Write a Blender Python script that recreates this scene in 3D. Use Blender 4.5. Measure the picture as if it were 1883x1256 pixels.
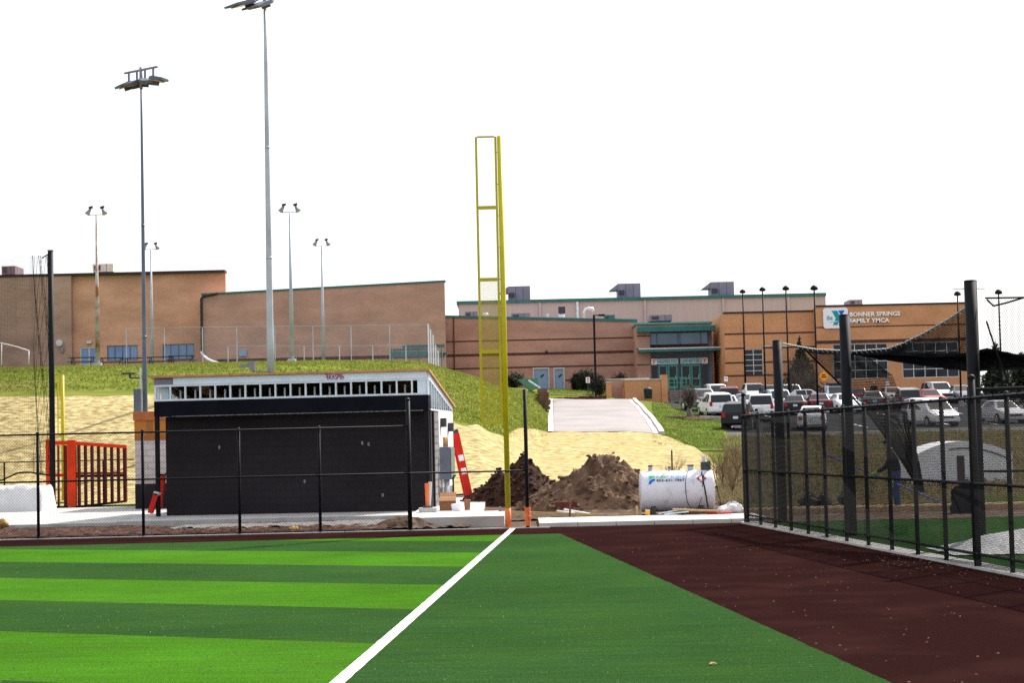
import bpy, math, random
from mathutils import Vector, Matrix, noise as mnoise
random.seed(7)
V = Vector
for o in list(bpy.data.objects): bpy.data.objects.remove(o)
SC = bpy.context.scene
COL = SC.collection

# ------------------------------------------------------------------ camera
F = 3460.0; PITCH = math.atan(186/F); ROLL = 0.023; EYE = 2.0
cam_d = bpy.data.cameras.new('camera'); cam = bpy.data.objects.new('camera', cam_d); COL.objects.link(cam)
cam_d.sensor_width = 36; cam_d.lens = 36*F/1883; cam_d.clip_start = 0.1; cam_d.clip_end = 3000
cam.matrix_world = (Matrix.Translation((0,0,EYE)) @ Matrix.Rotation(math.pi/2+PITCH, 4, 'X') @ Matrix.Rotation(-ROLL, 4, 'Z'))
SC.camera = cam
# ------------------------------------------------------------------ sky and sun
SUN_AZ, SUN_EL = math.radians(40), math.radians(46)     # azimuth from +Y towards +X
wd = bpy.data.worlds.new('World'); SC.world = wd; wd.use_nodes = True
wn = wd.node_tree; wn.nodes.clear()
sky = wn.nodes.new('ShaderNodeTexSky'); sky.sky_type = 'NISHITA'; sky.sun_disc = False
sky.sun_elevation = SUN_EL; sky.sun_rotation = SUN_AZ; sky.dust_density = 6.0; sky.air_density = 1.0
mx = wn.nodes.new('ShaderNodeMix'); mx.data_type = 'RGBA'; mx.inputs[0].default_value = 0.72
mx.inputs[7].default_value = (6.9, 7.0, 7.25, 1)          # thin bright overcast veil
bg = wn.nodes.new('ShaderNodeBackground'); bg.inputs[1].default_value = 0.1
ow = wn.nodes.new('ShaderNodeOutputWorld')
wn.links.new(sky.outputs[0], mx.inputs[6]); wn.links.new(mx.outputs[2], bg.inputs[0]); wn.links.new(bg.outputs[0], ow.inputs[0])
sd = bpy.data.lights.new('sun', 'SUN'); sd.energy = 4.2; sd.angle = math.radians(0.5); sd.color = (1.0, 0.95, 0.87)
sun = bpy.data.objects.new('sun', sd); COL.objects.link(sun)
sdir = V((math.sin(SUN_AZ)*math.cos(SUN_EL), math.cos(SUN_AZ)*math.cos(SUN_EL), math.sin(SUN_EL)))
sun.rotation_euler = sdir.to_track_quat('Z', 'Y').to_euler(); sun.location = sdir*60
SC.view_settings.view_transform = 'Standard'; SC.view_settings.look = 'None'
SC.view_settings.gamma = 1; SC.view_settings.use_curve_mapping = False; SC.view_settings.exposure = 1.08
SC.render.engine = 'CYCLES'; SC.cycles.max_bounces = 6; SC.cycles.use_denoising = False; SC.cycles.transparent_max_bounces = 16

# ------------------------------------------------------------------ measuring helpers (photo survey -> metres)
Fv = V((0, math.cos(PITCH), math.sin(PITCH))); Uv = V((0, -math.sin(PITCH), math.cos(PITCH)))
def ray(u, v):
    a = (u-941.5)/F; b = -(v-628)/F
    return Fv + V((1,0,0))*(a*math.cos(ROLL)+b*math.sin(ROLL)) + Uv*(b*math.cos(ROLL)-a*math.sin(ROLL))
def P(u, v, Y):
    d = ray(u, v); return V((0,0,EYE)) + d*(Y/d.y)
def G(u, v, z=0.0):
    d = ray(u, v); return V((0,0,EYE)) + d*((z-EYE)/d.z)
def ux(u, y): return (u-945.6)/F*y

# ------------------------------------------------------------------ materials
def lin(c): return tuple(((x/12.92) if x <= .04045 else ((x+.055)/1.055)**2.4) for x in c)
MATS = {}
def mat(name, c, rough=.7, metal=0, var=.18, scale=4, c2=None, bump=0, bscale=None, detail=4, thr=None, dirt=None, spec=None, stretch=None, world=True, trans=0, leaf=0):
    """noise-driven principled material; c, c2 linear base colours"""
    if name in MATS: return MATS[name]
    m = bpy.data.materials.new(name); m.use_nodes = True; nt = m.node_tree; N = nt.nodes; L = nt.links
    b = N['Principled BSDF']; b.inputs['Roughness'].default_value = rough; b.inputs['Metallic'].default_value = metal
    b.inputs['Specular IOR Level'].default_value = .22 if spec is None else spec
    if trans: b.inputs['Transmission Weight'].default_value = trans
    if world: src = N.new('ShaderNodeNewGeometry').outputs['Position']
    else: src = N.new('ShaderNodeTexCoord').outputs['Object']
    if stretch:
        mp = N.new('ShaderNodeMapping'); mp.inputs['Scale'].default_value = stretch; L.new(src, mp.inputs[0]); src = mp.outputs[0]
    n = N.new('ShaderNodeTexNoise'); n.inputs['Scale'].default_value = scale; n.inputs['Detail'].default_value = detail; L.new(src, n.inputs['Vector'])
    cr = N.new('ShaderNodeValToRGB')
    lo, hi = thr or (.3, .7)
    cr.color_ramp.elements[0].position = lo; cr.color_ramp.elements[1].position = hi
    if c2 is None:
        c1 = [x*(1-var) for x in c]; c2 = [min(1, x*(1+var)) for x in c]
    else: c1 = c
    cr.color_ramp.elements[0].color = (*c1, 1); cr.color_ramp.elements[1].color = (*c2, 1)
    L.new(n.outputs['Fac'], cr.inputs[0]); out = cr.outputs[0]
    if dirt:                                   # (colour, scale, lo, hi): patches of another colour
        n2 = N.new('ShaderNodeTexNoise'); n2.inputs['Scale'].default_value = dirt[1]; n2.inputs['Detail'].default_value = 6; L.new(src, n2.inputs['Vector'])
        r2 = N.new('ShaderNodeMapRange'); r2.inputs[1].default_value = dirt[2]; r2.inputs[2].default_value = dirt[3]; L.new(n2.outputs['Fac'], r2.inputs[0])
        mm = N.new('ShaderNodeMix'); mm.data_type = 'RGBA'; L.new(r2.outputs[0], mm.inputs[0]); L.new(out, mm.inputs[6]); mm.inputs[7].default_value = (*dirt[0], 1); out = mm.outputs[2]
    L.new(out, b.inputs['Base Color'])
    if bump:
        n3 = N.new('ShaderNodeTexNoise'); n3.inputs['Scale'].default_value = bscale or scale*3; n3.inputs['Detail'].default_value = 5; L.new(src, n3.inputs['Vector'])
        bp = N.new('ShaderNodeBump'); bp.inputs['Strength'].default_value = 1; bp.inputs['Distance'].default_value = bump
        L.new(n3.outputs['Fac'], bp.inputs['Height']); L.new(bp.outputs[0], b.inputs['Normal'])
    if leaf:
        tr = N.new('ShaderNodeBsdfTranslucent'); L.new(out, tr.inputs[0]); ms = N.new('ShaderNodeMixShader'); ms.inputs[0].default_value = leaf
        L.new(b.outputs[0], ms.inputs[1]); L.new(tr.outputs[0], ms.inputs[2]); L.new(ms.outputs[0], N['Material Output'].inputs[0])
    MATS[name] = m; return m
def brick_mat(name, c1, c2, mortar, bw=.3, bh=.1, stain=.25):
    if name in MATS: return MATS[name]
    m = bpy.data.materials.new(name); m.use_nodes = True; nt = m.node_tree; N = nt.nodes; L = nt.links
    b = N['Principled BSDF']; b.inputs['Roughness'].default_value = .85; b.inputs['Specular IOR Level'].default_value = .2
    g = N.new('ShaderNodeNewGeometry'); sx = N.new('ShaderNodeSeparateXYZ'); L.new(g.outputs['Position'], sx.inputs[0])
    ad = N.new('ShaderNodeMath'); L.new(sx.outputs[0], ad.inputs[0]); L.new(sx.outputs[1], ad.inputs[1])
    cb = N.new('ShaderNodeCombineXYZ'); L.new(ad.outputs[0], cb.inputs[0]); L.new(sx.outputs[2], cb.inputs[1])
    br = N.new('ShaderNodeTexBrick'); br.inputs['Scale'].default_value = 1; br.inputs['Brick Width'].default_value = bw; br.inputs['Row Height'].default_value = bh
    br.inputs['Mortar Size'].default_value = bh*.09; br.inputs['Color1'].default_value = (*c1, 1); br.inputs['Color2'].default_value = (*c2, 1); br.inputs['Mortar'].default_value = (*mortar, 1)
    L.new(cb.outputs[0], br.inputs['Vector'])
    n = N.new('ShaderNodeTexNoise'); n.inputs['Scale'].default_value = .35; n.inputs['Detail'].default_value = 7
    mp = N.new('ShaderNodeMapping'); mp.inputs['Scale'].default_value = (1,1,2.2); L.new(g.outputs['Position'], mp.inputs[0]); L.new(mp.outputs[0], n.inputs['Vector'])
    r = N.new('ShaderNodeMapRange'); r.inputs[1].default_value = .3; r.inputs[2].default_value = .7; r.inputs[3].default_value = 1-stain; r.inputs[4].default_value = 1+stain*.6
    L.new(n.outputs['Fac'], r.inputs[0])
    mm = N.new('ShaderNodeMix'); mm.data_type = 'RGBA'; mm.blend_type = 'MULTIPLY'; mm.inputs[0].default_value = 1
    L.new(br.outputs[0], mm.inputs[6]); L.new(r.outputs[0], mm.inputs[7]); L.new(mm.outputs[2], b.inputs['Base Color'])
    bp = N.new('ShaderNodeBump'); bp.inputs['Distance'].default_value = .01; bp.inputs['Strength'].default_value = .6; bp.invert = True
    L.new(br.outputs['Fac'], bp.inputs['Height']); L.new(bp.outputs[0], b.inputs['Normal'])
    MATS[name] = m; return m

# ------------------------------------------------------------------ mesh builder
class MB:
    def __init__(s): s.v = []; s.f = []; s.m = []; s.mi = 0
    def add(s, vs, fs):
        o = len(s.v); s.v += [tuple(p) for p in vs]; s.f += [tuple(i+o for i in q) for q in fs]; s.m += [s.mi]*len(fs); return s
    def quad(s, a, b, c, d): return s.add([a,b,c,d], [(0,1,2,3)])
    def box(s, x0, x1, y0, y1, z0, z1):
        return s.add([(x0,y0,z0),(x1,y0,z0),(x1,y1,z0),(x0,y1,z0),(x0,y0,z1),(x1,y0,z1),(x1,y1,z1),(x0,y1,z1)],
                     [(0,3,2,1),(4,5,6,7),(0,1,5,4),(1,2,6,5),(2,3,7,6),(3,0,4,7)])
    def obox(s, c, ax, ay, az):
        c, ax, ay, az = V(c), V(ax), V(ay), V(az); vs = []
        for k in (-1, 1):
            for i, j in ((-1,-1),(1,-1),(1,1),(-1,1)): vs.append(c+ax*i+ay*j+az*k)
        return s.add(vs, [(0,3,2,1),(4,5,6,7),(0,1,5,4),(1,2,6,5),(2,3,7,6),(3,0,4,7)])
    def prism(s, poly, ext):                    # planar polygon (list of 3D) extruded
        n = len(poly); ext = V(ext); a = [V(p) for p in poly]; b = [p+ext for p in a]
        return s.add(a+b, [tuple(range(n))[::-1], tuple(range(n, 2*n))] + [(i, (i+1) % n, n+(i+1) % n, n+i) for i in range(n)])
    def tube(s, pts, r, n=8, caps=True, closed=False):
        pts = [V(p) for p in pts]; k = len(pts); rs = r if isinstance(r, (list, tuple)) else [r]*k
        vs = []; prev = None
        for i, p in enumerate(pts):
            t = (pts[min(i+1, k-1)]-pts[max(i-1, 0)])
            t = t.normalized() if t.length > 1e-9 else V((0,0,1))
            if prev is None:
                e = V((1,0,0)) if abs(t.x) < .8 else V((0,1,0))
                e = (e - t*e.dot(t)).normalized()
            else:
                e = prev - t*prev.dot(t); e = e.normalized() if e.length > 1e-6 else t.orthogonal().normalized()
            prev = e; w = t.cross(e)
            for j in range(n):
                an = 2*math.pi*j/n; vs.append(p + (e*math.cos(an)+w*math.sin(an))*rs[i])
        fs = [(i*n+j, i*n+(j+1) % n, (i+1)*n+(j+1) % n, (i+1)*n+j) for i in range(k-1) for j in range(n)]
        if caps: fs += [tuple(range(n))[::-1], tuple((k-1)*n+j for j in range(n))]
        return s.add(vs, fs)
    def strip(s, a, b, r):                       # thin 3-sided wire
        return s.tube([a, b], r, 3, False)
    def ball(s, c, rx, ry, rz, nu=10, nv=7, jit=0, seed=0):
        vs = []; c = V(c)
        for i in range(nv+1):
            th = math.pi*i/nv
            for j in range(nu):
                ph = 2*math.pi*j/nu; d = V((math.sin(th)*math.cos(ph), math.sin(th)*math.sin(ph), math.cos(th)))
                k = 1+jit*mnoise.noise(d*1.7+V((seed*3.1, seed, 0)))*1.6 if jit else 1
                vs.append(c+V((d.x*rx*k, d.y*ry*k, d.z*rz*k)))
        return s.add(vs, [(i*nu+j, (i+1)*nu+j, (i+1)*nu+(j+1) % nu, i*nu+(j+1) % nu) for i in range(nv) for j in range(nu)])
    def grid(s, fn, nu, nv):
        vs = [fn(i/nu, j/nv) for j in range(nv+1) for i in range(nu+1)]
        return s.add(vs, [(j*(nu+1)+i, j*(nu+1)+i+1, (j+1)*(nu+1)+i+1, (j+1)*(nu+1)+i) for j in range(nv) for i in range(nu)])
    def net(s, fn, nu, nv, r, sub=1):            # lattice of thin strands over a surface
        for i in range(nu+1): s.tube([fn(i/nu, j/(nv*sub)) for j in range(nv*sub+1)] if sub > 1 else [fn(i/nu, j/nv) for j in range(nv+1)], r, 3, False)
        for j in range(nv+1): s.tube([fn(i/nu, j/nv) for i in range(nu+1)], r, 3, False)
        return s
def wloc(o):
    p = V((0,0,0))
    while o is not None: p = p+o.location; o = o.parent
    return p
def part(name, mb, m, parent=None, smooth=False, local=False, label=None, kind=None):
    me = bpy.data.meshes.new(name)
    off = V((0,0,0)) if (parent is None or local) else wloc(parent)
    vs = mb.v if off.length == 0 else [(x-off.x, y-off.y, z-off.z) for x, y, z in mb.v]
    me.from_pydata(vs, [], mb.f); me.update()
    ms = m if isinstance(m, (list, tuple)) else [m]
    for q in ms: me.materials.append(q)
    if len(ms) > 1: me.polygons.foreach_set('material_index', mb.m)
    if smooth: me.polygons.foreach_set('use_smooth', [True]*len(me.polygons))
    o = bpy.data.objects.new(name, me); COL.objects.link(o)
    if parent: o.parent = parent
    if label: o['label'] = label
    if kind: o['kind'] = kind
    return o
def thing(name, label, cat, loc=(0,0,0), group=None, rz=0):
    o = bpy.data.objects.new(name, None); COL.objects.link(o); o.location = loc; o.rotation_euler.z = rz; o.empty_display_size = .2
    o['label'] = label; o['category'] = cat
    if group: o['group'] = group
    return o
def single(name, mb, m, label, cat, group=None, smooth=False, base=None):
    """a thing that is one mesh"""
    if base is None:
        xs = [p[0] for p in mb.v]; ys = [p[1] for p in mb.v]; zs = [p[2] for p in mb.v]
        base = V(((min(xs)+max(xs))/2, (min(ys)+max(ys))/2, min(zs)))
    mb.v = [(x-base[0], y-base[1], z-base[2]) for x, y, z in mb.v]
    o = part(name, mb, m, None, smooth); o.location = base; o['label'] = label; o['category'] = cat
    if group: o['group'] = group
    return o
def struct(name, mb, m, smooth=False, kind='structure'):
    o = part(name, mb, m, None, smooth); o['kind'] = kind; return o
def text_mb(txt, origin, ex, ez, size, depth=.01, bold=.0, width=None, align='LEFT', shear=0):
    """flat lettering as thin extruded mesh in the plane ex/ez"""
    cu = bpy.data.curves.new('t', 'FONT'); cu.body = txt; cu.size = 1; cu.extrude = .001; cu.offset = bold; cu.align_x = align; cu.resolution_u = 2; cu.shear = shear
    ob = bpy.data.objects.new('t', cu); COL.objects.link(ob); bpy.context.view_layer.update()
    dg = bpy.context.evaluated_depsgraph_get(); me = bpy.data.meshes.new_from_object(ob.evaluated_get(dg))
    vs = [v.co.copy() for v in me.vertices]; fs = [tuple(p.vertices) for p in me.polygons]
    bpy.data.objects.remove(ob); bpy.data.curves.remove(cu); bpy.data.meshes.remove(me)
    xs = [v.x for v in vs]; k = size; kx = size
    if width: kx = width/(max(xs)-min(xs))
    x0 = min(xs) if align == 'LEFT' else 0
    ex, ez, origin = V(ex).normalized(), V(ez).normalized(), V(origin); nn = ex.cross(ez)
    mb = MB(); mb.add([origin+ex*(v.x-x0)*kx+ez*v.y*k+nn*(depth if v.z > 0 else 0) for v in vs], fs); return mb
# ================================================================== materials in use
M_turfdark = None
def turf_mat(name, stripes):
    m = bpy.data.materials.new(name); m.use_nodes = True; nt = m.node_tree; N = nt.nodes; L = nt.links
    b = N['Principled BSDF']; b.inputs['Roughness'].default_value = 1; b.inputs['Specular IOR Level'].default_value = 0
    g = N.new('ShaderNodeNewGeometry'); pos = g.outputs['Position']
    def nz(scale, detail=3):
        n = N.new('ShaderNodeTexNoise'); n.inputs['Scale'].default_value = scale; n.inputs['Detail'].default_value = detail; L.new(pos, n.inputs['Vector']); return n.outputs['Fac']
    def mixc(fac, a, c, t='MIX'):
        x = N.new('ShaderNodeMix'); x.data_type = 'RGBA'; x.blend_type = t
        if hasattr(fac, 'links'): L.new(fac, x.inputs[0])
        else: x.inputs[0].default_value = fac
        for i, q in ((6, a), (7, c)):
            if hasattr(q, 'links'): L.new(q, x.inputs[i])
            else: x.inputs[i].default_value = (*q, 1)
        return x.outputs[2]
    def rng(x, a, c, d=0, e=1):
        r = N.new('ShaderNodeMapRange'); L.new(x, r.inputs[0]); r.inputs[1].default_value = a; r.inputs[2].default_value = c; r.inputs[3].default_value = d; r.inputs[4].default_value = e; return r.outputs[0]
    dark = (.022, .059, .017); light = (.044, .140, .010)
    if stripes:
        dp = N.new('ShaderNodeVectorMath'); dp.operation = 'DOT_PRODUCT'; L.new(pos, dp.inputs[0]); dp.inputs[1].default_value = (.508, 1, 0)
        w1 = N.new('ShaderNodeMath'); w1.operation = 'SUBTRACT'; L.new(dp.outputs['Value'], w1.inputs[0]); w1.inputs[1].default_value = 14.5
        nn = N.new('ShaderNodeMath'); nn.operation = 'MULTIPLY_ADD'; L.new(nz(9), nn.inputs[0]); nn.inputs[1].default_value = .05; L.new(w1.outputs[0], nn.inputs[2])
        md = N.new('ShaderNodeMath'); md.operation = 'FLOORED_MODULO'; L.new(nn.outputs[0], md.inputs[0]); md.inputs[1].default_value = 7.92
        lt = N.new('ShaderNodeMath'); lt.operation = 'LESS_THAN'; L.new(md.outputs[0], lt.inputs[0]); lt.inputs[1].default_value = 3.96
        base = mixc(lt.outputs[0], dark, light)
    else: base = dark
    c = mixc(rng(nz(.7, 5), .35, .65, 0, .35), base, (.035, .075, .012))
    c = mixc(1, c, mixc(rng(nz(45, 2), .3, .7), (.62,)*3, (1.38,)*3), 'MULTIPLY')
    mp = N.new('ShaderNodeMapping'); mp.inputs['Rotation'].default_value = (0, 0, .47); mp.inputs['Scale'].default_value = (.5, 7, 1); L.new(pos, mp.inputs[0])
    ns = N.new('ShaderNodeTexNoise'); ns.inputs['Scale'].default_value = 1.6; ns.inputs['Detail'].default_value = 5; L.new(mp.outputs[0], ns.inputs['Vector'])
    c = mixc(1, c, mixc(rng(ns.outputs['Fac'], .3, .7), (.84,)*3, (1.16,)*3), 'MULTIPLY')      # brushed pile, its directional sheen painted as streaks
    c = mixc(1, c, mixc(rng(nz(.22, 4), .35, .65), (.90,)*3, (1.10,)*3), 'MULTIPLY')
    sp = rng(nz(130, 1), .72, .78, 0, .5)                     # pale fibre tips
    c = mixc(sp, c, (.14, .26, .08)); L.new(c, b.inputs['Base Color'])
    bp = N.new('ShaderNodeBump'); bp.inputs['Distance'].default_value = .02; L.new(nz(90, 3), bp.inputs['Height']); L.new(bp.outputs[0], b.inputs['Normal'])
    return m
T_STRIPE = turf_mat('turf_striped', True); T_DARK = turf_mat('turf_dark', False)
TRACK = mat('crumb_rubber_track', (.0108,.0042,.0041), 1, scale=140, c2=(.0235,.0094,.0090), dirt=((.0265,.0112,.0102), .8, .48, .75), bump=.01, bscale=150, spec=0)
PAINT = mat('white_line_fibre', (.72,.74,.72), .8, var=.12, scale=60, bump=.01)
CONC = mat('concrete', (.42,.41,.40), .85, var=.14, scale=3, dirt=((.26,.25,.24), 1.1, .55, .75), bump=.004, bscale=60)
CONC2 = mat('concrete_pale', (.50,.48,.46), .85, var=.1, scale=1.2, dirt=((.36,.33,.31), .7, .5, .75))
ROADC = mat('driveway_concrete', (.245,.225,.225), .9, var=.08, scale=.6, dirt=((.19,.175,.175), .25, .45, .7))
ASPH = mat('asphalt', (.045,.045,.05), .95, var=.2, scale=2, dirt=((.075,.075,.078), .3, .5, .8), spec=0)
GRASS = mat('grass', (.085,.115,.018), .95, scale=.9, c2=(.16,.185,.038), detail=9, thr=(.34,.68), dirt=((.185,.17,.055), .3, .5, .75), bump=.06, bscale=2.2, spec=0, stretch=(.5,1.2,1.2))
GRASSG = mat('grass_green', (.055,.105,.018), .95, scale=.9, c2=(.125,.165,.034), detail=9, dirt=((.16,.125,.055), .35, .47, .68), bump=.06, bscale=2.4, spec=0, stretch=(.5,1.2,1.2))
WEED = mat('dry_weedy_ground', (.055,.042,.022), .95, scale=1.1, c2=(.10,.085,.045), detail=8, dirt=((.04,.06,.016), .25, .45, .6), bump=.08, bscale=5, spec=0)
STRAW = mat('straw_blanket', (.20,.150,.068), .95, scale=4.5, c2=(.44,.37,.195), detail=10, thr=(.36,.62), dirt=((.30,.235,.11), .5, .5, .72), bump=.12, bscale=4.5, spec=0, stretch=(.6,.75,1.4))
DIRT = mat('brown_dirt', (.032,.018,.012), .95, scale=2.5, c2=(.10,.062,.042), detail=8, dirt=((.16,.125,.10), 1.5, .55, .75), bump=.06, bscale=9, spec=.1)
DIRTR = mat('red_brown_mulch', (.016,.007,.005), .95, scale=6, c2=(.10,.047,.032), detail=9, thr=(.38,.62), dirt=((.15,.10,.075), 9, .62, .7), bump=.12, bscale=14, spec=.1)
GRAVEL = mat('pale_gravel', (.065,.06,.062), .95, scale=16, c2=(.22,.21,.205), detail=5, bump=.04, bscale=28)
BLACK = mat('black_vinyl', (.006,.0065,.009), .6, var=.3, scale=6, spec=.12)
WIRE = mat('black_wire', (.008,.008,.010), .8, var=.2, scale=4, spec=.05)
NET = mat('black_netting', (.010,.010,.011), .9, var=.25, scale=3, spec=.03)
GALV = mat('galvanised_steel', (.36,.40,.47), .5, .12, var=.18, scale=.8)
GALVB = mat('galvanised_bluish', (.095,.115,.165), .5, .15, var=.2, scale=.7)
YEL = mat('yellow_paint', (.46,.385,.004), .42, var=.08, scale=3)
ORNG = mat('orange_paint', (.72,.04,.002), .5, var=.12, scale=3)
ORTAPE = mat('orange_wrap', (.75,.17,.05), .5, var=.3, scale=30)
REDP = mat('red_paint', (.55,.014,.004), .5, var=.15, scale=3)
BLKWALL = brick_mat('black_painted_block', (.0185,.0145,.0180), (.0210,.0165,.0205), (.0165,.0130,.0160), .406, .203, .35)
GREYBLK = brick_mat('grey_block', (.20,.19,.195), (.25,.24,.24), (.14,.135,.14), .406, .203)
ORBLK = brick_mat('orange_plywood_wall', (.36,.13,.028), (.42,.16,.035), (.30,.11,.028), 2.4, 1.2, .2)
PALEBLK = brick_mat('pale_block', (.42,.36,.36), (.47,.42,.41), (.35,.31,.31), .406, .203)
WHITEP = mat('white_panel', (.78,.77,.74), .6, var=.05, scale=2)
STUD = mat('steel_stud', (.60,.66,.72), .4, .15, var=.12, scale=5)
HEADER = mat('foil_sheathing', (.62,.71,.82), .5, .05, var=.10, scale=1.2)
PLY = mat('plywood', (.42,.235,.09), .8, var=.2, scale=5)
LUMBER = mat('lumber', (.42,.29,.155), .85, var=.25, scale=6, stretch=(1,6,6))
BRICK_A = brick_mat('brick_tan', (.55,.285,.178), (.60,.32,.20), (.50,.33,.24), stain=.22)
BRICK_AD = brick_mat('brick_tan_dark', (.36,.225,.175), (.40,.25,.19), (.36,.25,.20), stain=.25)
BRICK_B = brick_mat('brick_brown', (.42,.235,.18), (.46,.26,.20), (.40,.26,.21), stain=.2)
BRICK_F = brick_mat('brick_orange', (.55,.255,.115), (.60,.285,.135), (.50,.28,.16), stain=.14)
BAND = mat('dark_brick_band', (.075,.035,.028), .9, var=.2, scale=3)
BEIGE = mat('beige_metal_siding', (.40,.35,.34), .6, var=.05, scale=.6, stretch=(6,1,.3))
TEAL = mat('teal_trim', (.03,.13,.135), .5, var=.15, scale=2)
TEALG = mat('green_door_frame', (.07,.27,.22), .45, var=.1, scale=4)
DKTRIM = mat('dark_coping', (.03,.022,.022), .6)
GLASS = mat('window_glass', (.012,.016,.022), .1, var=.4, scale=.7, spec=.25)
GLASSB = mat('sky_tinted_glass', (.10,.20,.42), .12, var=.25, scale=.6, spec=.7)  # blue sky reflection painted into the glass colour
WFRAME = mat('pale_window_frame', (.50,.49,.48), .5, var=.06)
DOORB = mat('blue_grey_door', (.22,.32,.48), .5, var=.06)
UNIT = mat('rooftop_unit_grey', (.19,.185,.25), .5, .1, var=.12, scale=1.5)
UNITD = mat('rooftop_unit_dark', (.05,.05,.06), .6)
FOIL = mat('bright_duct', (.55,.62,.68), .3, .5)
SIGNW = mat('sign_white', (.80,.78,.82), .4, var=.03)
LETW = mat('letter_white', (.85,.83,.80), .4, var=.02)
LTEAL = mat('logo_teal', (.0,.30,.34), .4, var=.03); LBLUE = mat('logo_blue', (.0,.10,.55), .4, var=.03); LRED = mat('logo_red', (.6,.03,.05), .4, var=.03)
LGREEN = mat('logo_green', (.02,.42,.22), .4, var=.03); LBLK = mat('print_black', (.02,.02,.03), .5)
RUBBER = mat('rubber', (.012,.012,.013), .8)
CHROME = mat('chrome', (.6,.6,.62), .2, .9)

# ================================================================== terrain
PROF = [   # (u column, [(y, z) ...])
 (-2500,[(0,-.03),(46,-.03),(74,.05),(90,4.9),(100,6.3),(130,7.9),(165,9.0),(600,9.5)]),
 (100,  [(0,-.03),(46,-.03),(74,.02),(90,5.0),(100,6.35),(130,7.9),(165,9.0),(600,9.5)]),
 (600,  [(0,-.03),(46,-.03),(60,.1),(73,.3),(88,4.6),(100,6.35),(128,7.85),(165,8.8),(600,9.2)]),
 (780,  [(0,-.03),(46,-.03),(60,.12),(68,.25),(86,3.2),(100,5.4),(126,7.6),(160,8.0),(600,8.5)]),
 (880,  [(0,-.03),(46,-.03),(58,.12),(66,.25),(85,2.75),(104,4.6),(122,6.25),(180,7.1),(600,7.5)]),
 (990,  [(0,-.03),(46,-.03),(58,.12),(68,.25),(90,1.65),(106,2.6),(140,5.2),(160,6.5),(182,7.0),(600,7.3)]),
 (1008, [(0,-.03),(46,-.03),(58,.12),(68,.25),(90,1.65),(107,2.5),(162,5.35),(166,6.4),(182,7.0),(600,7.3)]),
 (1030, [(0,-.03),(46,-.03),(58,.12),(68,.25),(90,1.65),(107,2.5),(162,5.35),(166,6.4),(182,7.0),(600,7.3)]),
 (1150, [(0,-.03),(46,-.03),(58,.12),(68,.25),(90,1.55),(108,2.5),(162,5.35),(172,5.9),(182,6.7),(600,7.2)]),
 (1260, [(0,-.03),(46,-.03),(58,.12),(70,.3),(90,1.25),(112,2.35),(142,3.65),(172,5.3),(182,5.8),(600,6.2)]),
 (1400, [(0,-.03),(46,-.03),(52,.12),(70,.55),(90,1.2),(112,2.0),(172,5.1),(182,5.3),(600,6)]),
 (4500, [(0,-.03),(46,-.03),(52,.1),(70,.6),(90,1.25),(112,2.0),(172,5.1),(182,5.3),(600,6)]),
]
def lerp_prof(pr, y):
    if y <= pr[0][0]: return pr[0][1]
    for (a, b), (c, d) in zip(pr, pr[1:]):
        if y <= c: return b+(d-b)*(y-a)/(c-a)
    return pr[-1][1]
def smooth_prof(pr, y):
    w = min(4.0, max(.05, (y-46)*.12)) if y > 46 else .05
    return (lerp_prof(pr, y-w)+2*lerp_prof(pr, y)+lerp_prof(pr, y+w))/4
def tz(x, y):
    u = x/max(y, 1.0)*F+945.6
    if u <= PROF[0][0]: z = smooth_prof(PROF[0][1], y)
    elif u >= PROF[-1][0]: z = smooth_prof(PROF[-1][1], y)
    else:
        for (ua, pa), (ub, pb) in zip(PROF, PROF[1:]):
            if u <= ub:
                t = (u-ua)/(ub-ua); z = smooth_prof(pa, y)*(1-t)+smooth_prof(pb, y)*t; break
    if y > 60: z += min(1, (y-60)/15)*.10*mnoise.noise(V((x*.22, y*.16, 3.3)))
    return z
def drape(rows, nu, step, dz, edge=0.0):
    """sheet laid on the terrain; rows = (y, u_left, u_right)"""
    mb = MB(); ys = []; y = rows[0][0]
    while y < rows[-1][0]-1e-6: ys.append(y); y += step
    ys.append(rows[-1][0])
    def at(y):
        for (a, b, c), (d, e, g) in zip(rows, rows[1:]):
            if y <= d+1e-6: t = (y-a)/(d-a); return b+(e-b)*t, c+(g-c)*t
    grid = []
    for y in ys:
        l, r = at(y)
        jl = edge*mnoise.noise(V((y*.35, 1.7, l*.01)))*2; jr = edge*mnoise.noise(V((y*.35, 9.1, r*.01)))*2
        grid.append([(ux(l+jl+(r+jr-l-jl)*i/nu, y), y) for i in range(nu+1)])
    vs = []
    for k, row in enumerate(grid):
        for i, (x, y) in enumerate(row):
            yy = y
            if edge and k in (0, len(grid)-1): yy = y+edge*.07*mnoise.noise(V((x*.9, k*5.0, 0)))*2
            vs.append((x, yy, tz(x, yy)+dz))
    n = nu+1
    mb.add(vs, [(k*n+i, k*n+i+1, (k+1)*n+i+1, (k+1)*n+i) for k in range(len(grid)-1) for i in range(nu)])
    return mb
g = MB()
yl = [-30,0,20,35,44] + [46+i*1.5 for i in range(94)] + [190,205,230,280,360,480,620]
ul = [-26000,-12000,-6000,-2500] + [-1500+i*45 for i in range(51)] + [795+i*11 for i in range(50)] + [1345+i*45 for i in range(60)] + [4500,8000,16000,28000]
vs = [(ux(u, max(y, 46)), y, tz(ux(u, max(y, 46)), max(y, 46)) if y >= 46 else -.03) for y in yl for u in ul]; n = len(ul)
g.add(vs, [(j*n+i, j*n+i+1, (j+1)*n+i+1, (j+1)*n+i) for j in range(len(yl)-1) for i in range(n-1)])
struct('ground', g, GRASS, True)
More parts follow.
